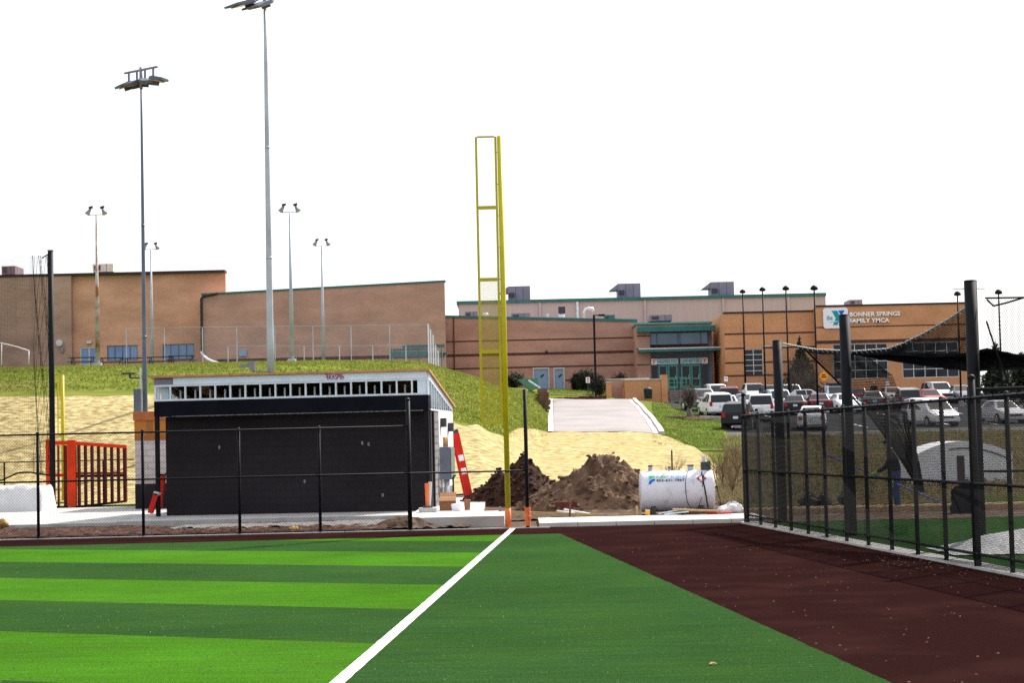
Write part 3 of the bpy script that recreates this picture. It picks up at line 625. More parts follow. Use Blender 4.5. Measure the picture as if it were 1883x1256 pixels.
# --- terrace walls by the entrance
YT = 166
tw = thing('terrace_wall', 'brick retaining wall with pale coping in front of the entrance', 'wall', P(1180, 735, YT))
def twb(nm, u0, v0, u1, v1, y0, y1, m_, drop=.6):
    x0, x1, z0, z1 = rect(u0, v0, u1, v1, YT); mb = MB(); mb.box(x0, x1, y0, y1, z0-drop, z1); part(nm, mb, m_, tw)
twb('pier', 1115, 704, 1124.5, 736, YT, YT+.6, BRICK_F); twb('pier_cap', 1114.5, 702.3, 1125.2, 704, YT-.06, YT+.66, CONC2, 0)
twb('wall', 1116, 696.5, 1151, 735, YT+2.2, YT+2.6, BRICK_B); twb('wall', 1150, 699, 1216, 735, YT+.2, YT+2.1, BRICK_F); twb('coping', 1149.5, 697, 1216, 699, YT+.12, YT+2.15, CONC2, 0)
twb('coping', 1115, 694.4, 1197, 696.4, YT+2.15, YT+2.7, CONC2, 0); twb('end_pier', 1216.3, 689, 1228, 735, YT+.1, YT+1.2, BRICK_F)
sw = thing('stone_wall', 'grey stone base wall right of the brick terrace wall', 'wall', P(1243, 735, YT+1)); k = 0
for j in range(5):
    for i in range(8):
        a = P(1229+i*4.6+(j % 2)*2, 735-j*4.4, YT+1); mb = MB(); mb.box(a.x+.005, a.x+.21, YT+1+random.uniform(-.04,.04), YT+1.6, a.z-.18, a.z+.018); part('stone', mb, GREYBLK, sw)
hr = thing('stair_railing', 'green metal stair railing below the entrance doors', 'railing', P(1243, 712, YT+1.5))
mb = MB()
for u in (1229, 1240, 1252, 1262): a = P(u, 714, YT+1.5); mb.tube([a-V((0,0,.2)), a+V((0,0,.95))], .03, 6)
part('post', mb, TEALG, hr); mb = MB(); a, b = P(1228,695,YT+1.5), P(1263,695,YT+1.5); b.z = a.z; mb.tube([a,b], .03, 6); a2, b2 = a-V((0,0,.45)), b-V((0,0,.45)); mb.tube([a2,b2], .025, 6); part('rail', mb, TEALG, hr)
tc = thing('trash_can', 'dark green trash can against the brick terrace wall', 'trash can', P(1192, 733.5, YT-1))
a = P(1192, 733.5, YT-1); mb = MB(); mb.tube([a, a+V((0,0,.75)), a+V((0,0,.78))], [.33,.38,.40], 14); part('bin', mb, mat('bin_green', (.012,.02,.018), .6), tc)
mb = MB(); mb.tube([a+V((0,0,.785)), a+V((0,0,.9)), a+V((0,0,1.02))], [.40,.34,.1], 14); part('lid', mb, mat('bin_blue', (.015,.018,.035), .5), tc)
# low block edging at the head of the driveway
ed = thing('block_edging', 'low dark red block edging along the top of the driveway', 'edging', P(1060, 740, 163.4))
for i in range(30):
    a = P(1009+i*3.55, 741-i*.16, 163.4); mb = MB(); mb.box(a.x+.004, a.x+.165, 163.3+random.uniform(-.03,.03), 163.8, a.z-.1, a.z+.42+random.uniform(-.04,.04)); part('block', mb, mat('edging_red', (.09,.030,.018), .9, var=.4, scale=3), ed)
# stepped stone retaining wall at the left of the driveway
rw = thing('stepped_stone_wall', 'rough stepped stone retaining wall beside the driveway', 'wall', P(1001, 765, 150))
for j in range(9):
    for i in range(7):
        y = 138+i*3.4; top = tz(ux(997, y), y); a = V((ux(1002, y), y, top-.2+j*.2))
        if a.z > top+1.0-.08*i: continue
        mb = MB(); w = random.uniform(.28, .42); mb.obox((a.x+random.uniform(-.1,.1), y, a.z), (w,random.uniform(-.1,.1),0), (.05,1.6,0), (0,0,.094)); part('stone', mb, mat('wall_stone', (.12,.07,.045), .95, var=.45, scale=1.5), rw)
# small shrubs and signs handled below
# ================================================================== fences
def chain_link(mb, p0, p1, z0, z1, pitch=.0707, r=.0021):
    """two crossing families of diagonal wires in the vertical plane p0-p1"""
    d = V((p1[0]-p0[0], p1[1]-p0[1], 0)); Ln = d.length; d /= Ln; nrm = V((-d.y, d.x, 0))*.003; H = z1-z0
    def pt(s, z): return (p0[0]+d.x*s, p0[1]+d.y*s, z0+z)
    k = -H
    while k < Ln:
        for sg in (1, -1):
            # line s = k + z (sg=1) or s = k + H - z
            za, zb = max(0, -k), min(H, Ln-k)
            if zb > za:
                a = V(pt(k+za, za if sg == 1 else H-za))+nrm*sg; b = V(pt(k+zb, zb if sg == 1 else H-zb))+nrm*sg
                mb.strip(a, b, r)
        k += pitch
lf = thing('chain_link_fence', 'black chain-link outfield fence in front of the dugout', 'fence', (-6,44.04,0))
YFN = 44.04
def fp(u): return P(u, 900, YFN).x
ztop = P(300, 794.3, YFN).z; zmid = P(300, 881, YFN).z
xl, xr = fp(-330), fp(753)
for u in (-300,-120,70,263,440,588):
    x = fp(u); mb = MB(); mb.tube([(x,YFN,-.1),(x,YFN,ztop+.03)], .036, 10); mb.ball((x,YFN,ztop+.03), .045, .045, .035, 8, 5); part('post', mb, BLACK, lf, True)
x = fp(753); mb = MB(); mb.tube([(x,YFN,-.1),(x,YFN,P(753,736,YFN).z)], .052, 12); q = part('post', mb, BLACK, lf, True, label='tall end post'); mb = MB(); zc = P(753,736,YFN).z; mb.tube([(x,YFN,zc),(x,YFN,zc+.03),(x,YFN,zc+.07)], [.06,.058,.01], 12); part('cap', mb, BLACK, q)
x2 = fp(969); mb = MB(); mb.tube([(x2,YFN,-.1),(x2,YFN,P(968,716,YFN).z)], .045, 12); q = part('post', mb, BLACK, lf, True, label='free-standing end post with its base wrapped in orange'); mb = MB()
for k in range(4):
    z = .05+.1*k; mb.tube([(x2+random.uniform(-.01,.01),YFN,z),(x2+random.uniform(-.02,.02),YFN,z+.13)], [.062,.07+.012*(k % 2)], 9)
part('tape_wrap', mb, ORTAPE, q)
for z, a, b in ((ztop, xl, xr), (zmid, xl, x2)): mb = MB(); mb.tube([(a,YFN-.05,z),(b,YFN-.05,z)], .021, 8); part('rail', mb, BLACK, lf, True)
mb = MB(); mb.tube([(xl,YFN-.03,.07),(xr,YFN-.03,.07)], .006, 5); part('tension_wire', mb, WIRE, lf)
mb = MB(); chain_link(mb, (xl,YFN-.06), (xr,YFN-.06), .05, ztop); part('chain_link', mb, WIRE, lf, kind='stuff')

rf = thing('chain_link_fence', 'dark close-meshed fence running towards the viewer on the right', 'fence', (fencex(34),34,0))
ys = [43.62-1.445*i for i in range(22)]
zr = P(1368, 765, A0.y).z; zm2 = P(1368, 864, A0.y).z
for i, y in enumerate(ys):
    x = fencex(y); tall = i in (0, 11)
    h = zr+.03 if not tall else (P(1368,727,A0.y).z if i == 0 else zr+.30)
    r = .036 if not tall else .055
    mb = MB(); mb.tube([(x,y,-.1),(x,y,h)], r, 10); mb.ball((x,y,h), r*1.15, r*1.15, r, 8, 5); part('post', mb, BLACK, rf, True)
p0, p1 = (fencex(43.62), 43.62), (fencex(13), 13)
for z, r in ((zr, .024), (zm2, .021), (.22, .021)): mb = MB(); mb.tube([(p0[0]-.05,p0[1],z),(p1[0]-.05,p1[1],z)], r, 8); part('rail', mb, BLACK, rf, True)
mb = MB(); chain_link(mb, (p0[0]-.075,p0[1]), (p1[0]-.075,p1[1]), .04, zr, .050, .0036); part('chain_link', mb, WIRE, rf, kind='stuff')
# fence ties on the top rail
mb = MB()
for i in range(62):
    y = 43.4-.48*i; x = fencex(y)-.05; mb.tube([(x-.03,y,zr-.03),(x-.032,y+.02,zr+.02),(x,y+.03,zr+.032),(x+.03,y+.04,zr)], .005, 4, False)
part('tie_wires', mb, WIRE, rf, kind='stuff')
# second rail behind (bullpen gate line) at the right edge
g2 = thing('bullpen_rail', 'upper black rail fence just behind the right fence at the picture edge', 'fence', (fencex(28)+.5,28,0))
za = P(1790, 717, 30).z
mb = MB(); mb.tube([(P(1782,717,30).x,30,za),(P(2000,717,30).x,28.5,za)], .028, 8); part('rail', mb, BLACK, g2, True)
mb = MB(); mb.tube([(P(1782,717,30).x,30,0),(P(1782,717,30).x,30,za+.05)], .035, 8); part('post', mb, BLACK, g2, True)
mb = MB(); mb.tube([(P(1990,717,28.5).x,28.5,0),(P(1990,717,28.5).x,28.5,za+.05)], .035, 8); part('post', mb, BLACK, g2, True)
mb = MB(); zc = P(1800, 867, 30).z; mb.tube([(P(1782,717,30).x,30,zc),(P(2000,717,30).x,28.5,zc)], .02, 8); part('rail', mb, BLACK, g2, True)

# far fence along the left field edge
ff = thing('far_field_fence', 'low black fence at the foot of the straw bank on the left', 'fence', (-16,66,0))
YY = 67.5; zt2 = P(120, 848, YY).z
mb = MB(); mb.tube([(P(-200,848,YY).x,YY,zt2),(P(246,848,YY).x,YY,zt2)], .022, 6); part('rail', mb, BLACK, ff)
for u in (-110, 8, 190): x = P(u, 880, YY).x; mb = MB(); mb.tube([(x,YY,.05),(x,YY,zt2)], .03, 6); part('post', mb, BLACK, ff)

# ================================================================== foul poles
base = G(935, 972); topz = P(917, 250, base.y).z
fpole = thing('foul_pole', 'tall yellow foul pole with a mesh wing at the end of the foul line', 'foul pole', base)
mb = MB(); mb.tube([base+V((0,0,-.1)), V((base.x,base.y,topz))], .063, 14); part('pole', mb, YEL, fpole, True)
mb = MB(); mb.tube([base+V((0,0,.0)), base+V((0,0,.47))], [.069,.067], 14); part('orange_sleeve', mb, ORTAPE, fpole, True)
zs = [P(900, v, base.y).z for v in (251, 381.5, 514, 647, 779)]
xw0, xw1 = base.x-.56, base.x-.10
wing = MB()
for x in (xw0, xw1): wing.box(x-.027, x+.027, base.y-.02, base.y+.02, zs[-1], zs[0])
wg = part('wing_frame', wing, YEL, fpole)
for i, z in enumerate(zs):
    h = .04 if 0 < i < 4 else .018
    mb = MB(); mb.box(xw0+.028, xw1-.028, base.y-.024, base.y+.024, z-h, z+h); part('cross_bar', mb, YEL, wg)
for k in range(9):
    z = zs[-1]+(zs[0]-zs[-1])*(k+.5)/9; mb = MB(); mb.tube([(xw1,base.y,z),(base.x-.05,base.y,z)], .012, 6); part('bracket', mb, YEL, wg)
mb = MB(); chain_link(mb, (xw0,base.y), (xw1,base.y), zs[-1], zs[2], .034, .0031); chain_link(mb, (xw0,base.y), (xw1,base.y), zs[2], zs[0], .034, .0014); part('wing_mesh', mb, YEL, wg, kind='stuff')  # upper panels' wires thinned to imitate mesh washed out by bright sky
b2 = V((P(117,925,72).x, 72, .08)); t2 = thing('foul_pole', 'short yellow foul pole behind the orange frame on the left', 'foul pole', b2)
zt2 = P(117, 690, 72).z; mb = MB(); mb.tube([b2, V((b2.x,72,zt2))], .07, 10); part('pole', mb, YEL, t2, True)
mb = MB(); mb.box(b2.x-.20, b2.x-.16, 71.98, 72.02, P(117,800,72).z, zt2)
for v in (692, 768, 800): z = P(117, v, 72).z; mb.box(b2.x-.16, b2.x-.06, 71.98, 72.02, z-.03, z+.03)
part('wing_frame', mb, YEL, t2)
mb = MB(); chain_link(mb, (b2.x-.2,72), (b2.x-.05,72), P(117,768,72).z, zt2, .05, .005); part('wing_mesh', mb, YEL, t2, kind='stuff')

# ================================================================== light poles
def stadium_pole(u, vbase, Y, utop, vtop, r0, r1, label, m_, heads, armdir):
    b = P(u, vbase, Y); b.z = tz(b.x, Y)-.1; tz_ = P(utop, vtop, Y).z
    t = thing('stadium_light', label, 'light pole', b, 'stadium light poles')
    H = tz_-b.z; pts = [V((b.x, Y, b.z+H*k/8)) for k in range(9)]
    mb = MB(); mb.tube(pts, [r0+(r1-r0)*k/8 for k in range(9)], 16); part('pole', mb, m_, t, True)
    for k in (.33, .62):
        z = b.z+H*k; rr = r0+(r1-r0)*k; mb = MB(); mb.tube([(b.x,Y,z),(b.x,Y,z+.12)], rr*1.06, 16); part('joint', mb, m_, t, True)
    ax = V(armdir).normalized()
    n = heads['n']; sp = heads['sp']; off = heads.get('off', 0); top = V((b.x, Y, tz_))
    mb = MB(); mb.tube([top+ax*(-sp*(n-1)/2-.25+off)+V((0,0,heads['up'])), top+ax*(sp*(n-1)/2+.25+off)+V((0,0,heads['up']))], .05, 8); part('cross_arm', mb, UNIT, t, True)
    mb = MB(); mb.tube([top-V((0,0,.3)), top+V((0,0,heads['up']+.12))], .07, 8); part('mast_top', mb, UNIT, t, True)
    for i in range(n):
        c = top+ax*(sp*(i-(n-1)/2)+off)+V((0,0,heads['up']))
        aim = V(heads['aim'][i % len(heads['aim'])]).normalized()
        s = heads['size']; q = MB(); q.tube([c, c-V((0,0,.42))], .05, 8); lh = part('lamp_bracket', q, UNIT, t)
        side = aim.cross(V((0,0,1))).normalized(); upv = side.cross(aim).normalized(); c0 = c-V((0,0,.46))+aim*.15
        q = MB(); h = s*.5
        ring = lambda cc, w, hh: [cc+side*w+upv*hh, cc-side*w+upv*hh, cc-side*w-upv*hh, cc+side*w-upv*hh]
        r_ = [ring(c0-aim*s*.55, h*.5, .05), ring(c0-aim*s*.2, h*.95, .09), ring(c0+aim*s*.75, h*1.05, .05)]
        q.add(r_[0]+r_[1]+r_[2], [(0,1,2,3),(8,11,10,9)]+[(k*4+j, k*4+4+j, k*4+4+(j+1) % 4, k*4+(j+1) % 4) for k in range(2) for j in range(4)])
        lm = part('lamp_head', q, GALVB, t)
        q = MB(); cl = c0+aim*s*.1-upv*.10; q.obox(cl, side*h*.8, aim*s*.4, upv*.02); part('lens', q, mat('amber_lens', (.42,.27,.16), .25, var=.2, scale=9), lm)
        q = MB(); q.obox(cl-upv*.08-aim*s*.3, side*.13, aim*.2, upv*.09); part('driver_box', q, UNITD, lm)
    return t, b, tz_
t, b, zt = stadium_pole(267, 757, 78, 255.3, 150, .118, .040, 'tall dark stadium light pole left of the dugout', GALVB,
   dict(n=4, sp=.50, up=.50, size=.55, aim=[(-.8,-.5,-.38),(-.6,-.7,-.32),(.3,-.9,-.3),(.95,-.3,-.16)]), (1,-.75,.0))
q = MB(); a = P(255, 735, 77.6); q.box(a.x-.17, a.x+.13, 77.4, 77.7, P(255,757,77.6).z, P(255,716,77.6).z); part('control_cabinet', q, GALVB, t)
q = MB(); a = P(258, 690, 77.7); q.tube([(a.x,77.7,P(258,716,77.6).z),(a.x,77.7,P(258,676,77.6).z)], .035, 6); part('conduit', q, GALV, t)
q = MB(); a = P(240, 689, 77.6); q.box(a.x-.30, a.x+.25, 77.2, 77.6, a.z+.0, a.z+.07); q.box(a.x-.02, a.x+.06, 77.35, 77.45, a.z-.14, a.z); q.tube([(a.x+.02,77.4,a.z-.15),(P(264,694,77.6).x,77.9,a.z-.15)], .03, 6); part('flood_lamp', q, UNITD, t)
t, b, zt = stadium_pole(498, 690, 92, 483.5, 8, .185, .075, 'tallest pale stadium light pole rising behind the dugout roof', GALV,
   dict(n=2, sp=.8, up=.55, off=-.45, size=1.15, aim=[(-.75,-.62,-.30),(-.6,-.75,-.42)]), (1,.25,0))
q = MB(); a = P(456, 676, 91.5); q.box(a.x+.10, a.x+.34, 91.3, 91.6, a.z-.15, a.z+.28); q.obox((a.x-.12,91.45,a.z+.1), (.28,0,.05), (0,.12,0), (0,0,.07)); q.tube([(a.x+.22,91.45,a.z-.2),(P(495,683,91.5).x,91.8,a.z-.2)], .04, 6); part('flood_lamp', q, UNIT, t)

def twin_light(u, vbase, Y, utop, vtop, label, m_=GALV):
    b = P(u, vbase, Y); tp = P(utop, vtop, Y); b.z = tz(b.x, Y)-.1
    t = thing('twin_flood_light', label, 'light pole', b, 'old twin floodlight poles')
    mb = MB(); mb.tube([b, V((b.x,Y,tp.z))], [.17, .055], 12); part('pole', mb, m_, t, True)
    mb = MB(); mb.tube([b, b+V((0,0,.35))], .3, 8); part('foot', mb, CONC, t)
    mb = MB(); mb.tube([V((b.x-.5,Y,tp.z+.05)), V((b.x-.42,Y,tp.z-.02)), V((b.x+.42,Y,tp.z-.02)), V((b.x+.5,Y,tp.z+.05))], .03, 6); part('cross_arm', mb, GALV, t, True)
    for s in (-1, 1):
        c = V((b.x+s*.52, Y, tp.z+.16)); d = V((s*.45, -.35, -.82)).normalized()
        mb = MB(); mb.tube([c-d*.28, c-d*.1, c+d*.08, c+d*.16], [.07,.12,.15,.19], 12); part('lamp_head', mb, UNIT, t, True)
        mb = MB(); mb.tube([c+d*.155, c+d*.17], .165, 12); part('lens', mb, WFRAME, t)
        mb = MB(); k = c-d*.3; mb.obox(k+V((0,0,.08)), (.13,0,.03), (0,.12,0), (0,0,.07)); part('ballast_box', mb, UNITD, t)
    return t
RUSTY = mat('rust_streaked_steel', (.42,.40,.40), .6, .2, var=.1, scale=1.4, dirt=((.25,.10,.045), 1.3, .48, .66))
twin_light(180, 668, 126, 175, 394, 'rust-streaked twin floodlight pole left of the tall dark light pole', RUSTY)
twin_light(280, 668, 158, 274, 458, 'pale twin floodlight pole half hidden by the tall dark light pole')
twin_light(537, 664, 126, 531.5, 389, 'taller twin floodlight pole just right of the tallest light pole')
twin_light(595, 663, 156, 590, 451, 'shorter thin twin floodlight pole in front of the sloped brick block')

def lot_lamp(u, vtop, Y, label, hw=.24):
    tp = P(u, vtop, Y); z0 = tz(tp.x, Y)
    t = thing('parking_lot_lamp', label, 'street lamp', (tp.x, Y, z0), 'parking lot lamps')
    mb = MB(); mb.tube([V((tp.x,Y,z0)), V((tp.x,Y,tp.z-.15))], [.085,.055], 10); part('pole', mb, BLACK, t, True)
    mb = MB(); mb.tube([V((tp.x,Y,z0)), V((tp.x,Y,z0+.7))], .22, 10); part('concrete_base', mb, CONC, t)
    k = hw/.24; mb = MB(); mb.tube([V((tp.x,Y,tp.z-.16)), V((tp.x,Y,tp.z-.12)), V((tp.x,Y,tp.z+.02*k)), V((tp.x,Y,tp.z+.16*k)), V((tp.x,Y,tp.z+.22*k))], [.07*k,.30*k,.27*k,.16*k,.03], 14); part('dome', mb, BLACK, t, True)
    mb = MB(); mb.tube([V((tp.x,Y,tp.z-.19)), V((tp.x,Y,tp.z-.161))], [.05*k,.22*k], 12); part('lens', mb, WFRAME, t)
for u, v, Y, l in ((1365.5,536,172,'thin black domed lamp, leftmost of the four above the parked cars'),(1402,532,162,'second domed black lamp from the left above the parked cars'),(1445,530,150,'third domed black lamp from the left above the parked cars'),
                   (1497,529.5,136,'nearest domed black lamp, just left of the wall sign'),(1760.5,540,150,'domed black lamp seen left of the thickest net post'),(1836,537,140,'domed black lamp seen through the net at the right edge')):
    lot_lamp(u, v, Y, l, .24)
# shoebox lamp by the driveway
Y = 164; tp = P(1092, 579, Y); z0 = tz(tp.x, Y); t = thing('driveway_lamp', 'dark lamp pole with one arm at the head of the driveway', 'street lamp', (tp.x,Y,z0))
mb = MB(); mb.box(tp.x-.09, tp.x+.09, Y-.09, Y+.09, z0, tp.z); part('pole', mb, BLACK, t)
mb = MB(); mb.box(tp.x+.09, tp.x+.4, Y-.04, Y+.04, tp.z-.08, tp.z-.001); part('arm', mb, BLACK, t)
mb = MB(); mb.box(tp.x+.4, tp.x+.95, Y-.2, Y+.2, tp.z-.13, tp.z+.03); hd = part('lamp_head', mb, BLACK, t); mb = MB(); mb.box(tp.x+.44, tp.x+.9, Y-.16, Y+.16, tp.z-.145, tp.z-.131); part('lens', mb, WFRAME, hd)

# ================================================================== dugout under construction
ANG = math.atan2(.50, 6.0)
DO = P(792, 944, 51.6); ex = V((-math.cos(ANG), math.sin(ANG), 0)); ey = V((math.sin(ANG), math.cos(ANG), 0))
def DG(s, t, z): return V((DO.x, DO.y, 0))+ex*s+ey*t+V((0,0,z))
W = (P(792,760,51.6).x-P(279,760,51.6).x)/math.cos(ANG)
def dz(v, u=785): return P(u, v, 51.6).z
Z_S, Z_FB, Z_FT, Z_ST, Z_HT = .18, dz(754.5), dz(726), dz(695.5), dz(683)
dug = thing('dugout', 'black block dugout with open steel-stud clerestory under construction', 'dugout', DG(W/2, 3, .1))
def dbox(mb, s0, s1, t0, t1, z0, z1): mb.obox(DG((s0+s1)/2, (t0+t1)/2, (z0+z1)/2), ex*((s1-s0)/2), ey*((t1-t0)/2), V((0,0,(z1-z0)/2))); return mb
DP = 5.7
part('front_wall', dbox(MB(), 0.02, W-.17, .55, .85, Z_S, Z_FB-.01), BLKWALL, dug)
part('fascia', dbox(MB(), 0, W, 0, .5, Z_FB, Z_FT), mat('black_fascia', (.006,.0066,.011), .8, var=.25, scale=2, spec=.05), dug)
part('soffit', dbox(MB(), .03, W-.03, .502, DP-.1, Z_FB+.02, Z_FB+.10), mat('dark_soffit', (.01,.01,.012), .8), dug)
part('drip_edge', dbox(MB(), .15, W-.5, -.012, -.002, Z_FB-.012, Z_FB+.012), mat('scuffed_metal', (.12,.12,.13), .4, .6, var=.6, scale=14), dug)
for s in (.06, W-.06): part('post', dbox(MB(), s-.055, s+.055, .03, .14, Z_S, Z_FB-.003), BLACK, dug)
part('side_wall', dbox(MB(), -.03, .27, .86, 1.0, Z_S, Z_FB), BLKWALL, dug)
for (u, v) in ((397,823),(663,815),(675,817),(701,911),(556,886)):
    a = P(u, v, 52.3); s_ = (DO.x-a.x)/math.cos(ANG); part('outlet_box', dbox(MB(), s_-.03, s_+.03, .535, .549, a.z-.05, a.z+.05), mat('outlet_grey', (.16,.16,.17), .6, var=.5, scale=30), dug)
# grey block return, individual blocks
bl = MB(); k = 0
for j in range(int((Z_FB-Z_S)/.203)):
    for i in range(3):
        t0 = 1.0+i*.406-(.203 if j % 2 else 0); t1 = t0+.396; t0 = max(t0, 1.0); t1 = min(t1, 2.2)
        if t1-t0 < .05: continue
        mb = dbox(MB(), .0+random.uniform(-.006,.006), .28, t0, t1, Z_S+j*.203, Z_S+j*.203+.194); part('block', mb, GREYBLK, dug)
part('mortar', dbox(MB(), .02, .26, 1.0, 2.2, Z_S, Z_FB-.002), mat('mortar', (.16,.155,.16), .95), dug)
sw_ = part('side_wall', dbox(MB(), .0, .28, 2.21, DP, .75, Z_FB-.003), WHITEP, dug, label='white board side wall')
part('side_wall', dbox(MB(), .015, .27, 2.21, DP, Z_S, .745), GREYBLK, dug)
part('back_wall', dbox(MB(), .3, W-.3, DP-.25, DP, Z_S, Z_FB-.004), GREYBLK, dug)
# clerestory
part('bottom_track', dbox(MB(), 0, W, .02, .14, Z_FT+.002, Z_FT+.055), STUD, dug)
part('top_track', dbox(MB(), 0, W, .02, .14, Z_ST-.05, Z_ST), STUD, dug)
hd = part('header', dbox(MB(), .04, W-.55, .005, .16, Z_ST+.002, Z_HT), HEADER, dug)
part('header', dbox(MB(), W-.55, W, .03, .15, Z_ST+.002, Z_HT-.02), UNIT, dug, label='bare grey end of the header')
ns = 19
for i in range(ns):
    s = .03+(W-.06)*i/(ns-1); part('stud', dbox(MB(), s-.022, s+.022, .03, .13, Z_FT+.056, Z_ST-.051), STUD, dug)
part('corner_sheathing', dbox(MB(), .06, .30, .04, .12, Z_FT+.056, Z_ST-.051), HEADER, dug); part('corner_sheathing', dbox(MB(), W-.34, W-.12, .3, .36, Z_FT+.056, Z_ST-.051), HEADER, dug)
RB = Z_HT-.86                                        # roof height at the back
def roofz(t): return Z_HT+(RB-Z_HT)*t/DP
rp = MB(); rp.prism([DG(-.06,-.10,roofz(-.1)+.004), DG(-.06,DP+.3,roofz(DP+.3)+.004), DG(-.06,DP+.3,roofz(DP+.3)+.06), DG(-.06,-.10,roofz(-.1)+.06)], ex*(W+.14)); part('roof_deck', rp, PLY, dug)
for s0 in (0.0, W-.1):
    q = MB(); q.prism([DG(s0,.165,Z_ST+.0), DG(s0,.165,roofz(.165)-.004), DG(s0,DP,roofz(DP)-.004), DG(s0,DP,roofz(DP)-.14)], ex*.1); part('side_header', q, HEADER, dug)
    part('side_track', dbox(MB(), s0, s0+.1, .17, DP, Z_FB+.004, Z_FB+.05), STUD, dug)
    for k in range(11):
        t = .3+(DP-.4)*k/10; zt_ = min(roofz(t)-.12-.02*t/DP, Z_ST+(RB-.14-Z_ST)*(t-.165)/(DP-.165)); part('stud', dbox(MB(), s0+.005, s0+.095, t-.022, t+.022, Z_FB+.052, zt_-.003), STUD, dug)
q = MB(); q.prism([DG(.11,.2,Z_FT), DG(.11,DP-.1,Z_FB+.06), DG(.11,DP-.1,roofz(DP)-.2), DG(.11,.2,Z_ST-.02)], ex*.02); part('side_sheathing', q, mat('blue_membrane', (.20,.27,.34), .5, var=.2, scale=3), dug)
for i in range(ns-1):
    s = .03+(W-.06)*(i+.62)/(ns-1); part('stud', dbox(MB(), s-.022, s+.022, .52, .60, Z_FT+.01, Z_ST-.14), STUD, dug)
for i in range(20):
    s = .2+(W-.4)*i/19; part('stud', dbox(MB(), s-.02, s+.02, DP-.12, DP-.02, Z_FB+.11, roofz(DP)-.03), STUD, dug)
for i in range(8):
    s = .5+(W-1)*i/7; q = MB(); q.prism([DG(s,.17,roofz(.17)-.16), DG(s,DP-.13,roofz(DP-.13)-.16), DG(s,DP-.13,roofz(DP-.13)-.01), DG(s,.17,roofz(.17)-.01)], ex*.04); part('rafter', q, mat('dark_rafter', (.035,.028,.022), .9), dug)
# sprayed mark on the header: drawn as strokes
q = MB()
def hp(a, b, o=.004): return DG((DO.x-P(597+34*a, 690, 51.6).x)/math.cos(ANG), -o, Z_ST+.02+(Z_HT-Z_ST-.02)*b)
strokes = [[(.0,.85),(.06,.95),(.1,.6),(.02,.45)],[(.1,.9),(.12,.05)],[(.2,.9),(.2,.1)],[(.2,.85),(.3,.8),(.28,.5),(.2,.5),(.32,.1)],[(.36,.1),(.42,.9),(.48,.1)],[(.38,.45),(.47,.45)],
           [(.62,.85),(.54,.85),(.52,.6),(.61,.45),(.6,.15),(.51,.15)],[(.68,.95),(.66,.1)],[(.74,.9),(.74,.45),(.82,.45)],[(.82,.9),(.82,.05)],[(.9,.95),(.9,.05)],[(.9,.5),(.97,.55),(1.0,.1)]]
for st in strokes: q.tube([hp(*p) for p in st], .011, 5)
part('sprayed_mark', q, mat('spray_magenta', (.34,.02,.16), .7, var=.4, scale=20), hd)
for t, z in ((2.7, 2.62), (4.5, 2.50)):
    q = dbox(MB(), -.16, -.002, t-.12, t+.12, z-.13, z+.13); wl = part('wall_lamp', q, UNITD, dug); part('lens', dbox(MB(), -.175, -.161, t-.08, t+.08, z-.10, z+.02), FOIL, wl)
# electrical cabinet on the side wall
cab = thing('electrical_cabinet', 'grey-blue electrical cabinet with conduits on the white dugout side wall', 'cabinet', DG(-.15, 2.8, .2))
part('enclosure', dbox(MB(), -.30, -.004, 2.25, 3.25, .98, 1.92), mat('cabinet_grey', (.16,.18,.24), .5, var=.1), cab)
part('door', dbox(MB(), -.325, -.303, 2.29, 3.21, 1.02, 1.88), mat('cabinet_green', (.13,.16,.15), .45, var=.1), cab)
for t in (2.4, 2.62, 2.85): q = MB(); q.tube([DG(-.15,t,.26), DG(-.15,t,.978)], .055, 8); part('conduit', q, GALV, cab, True)
for t in (2.5, 2.95): q = MB(); q.tube([DG(-.12,t,1.922), DG(-.12,t,2.2)], .05, 8); part('conduit', q, PLY, cab, True)

# ladder leaning on the side wall
lad = thing('ladder', 'red fibreglass extension ladder leaning against the white dugout wall', 'ladder', DG(-1.1, 5.2, .26))
lb, lt = P(864, 917, 57.2), P(838, 797, 57.6)
dv = ey*.34+ex*.10
for k in (0, 1):
    o = dv*k; q = MB(); d = (lt-lb); sx_ = d.cross(dv).normalized(); q.obox((lb+lt)/2+o, d/2, dv.normalized()*.02, sx_*.105); part('rail', q, REDP, lad)
for k in range(8):
    c = lb+(lt-lb)*(k+.5)/8; q = MB(); q.tube([c, c+dv], .018, 6); part('rung', q, GALV, lad)
for k in (.42, .62):
    c = lb+(lt-lb)*k-dv.normalized()*.022; q = MB(); q.obox(c, (lt-lb)*.045, dv.normalized()*.002, sx_*.08); part('sticker', q, SIGNW, lad)
q = MB(); q.obox(lt+(lt-lb).normalized()*.06+dv/2, (lt-lb).normalized()*.06, dv*.55, sx_*.09); part('end_cap', q, UNITD, lad)
q = MB(); q.obox(lb-(lt-lb).normalized()*.03+dv/2, (lt-lb).normalized()*.03, dv*.6, sx_*.09); part('foot', q, RUBBER, lad)

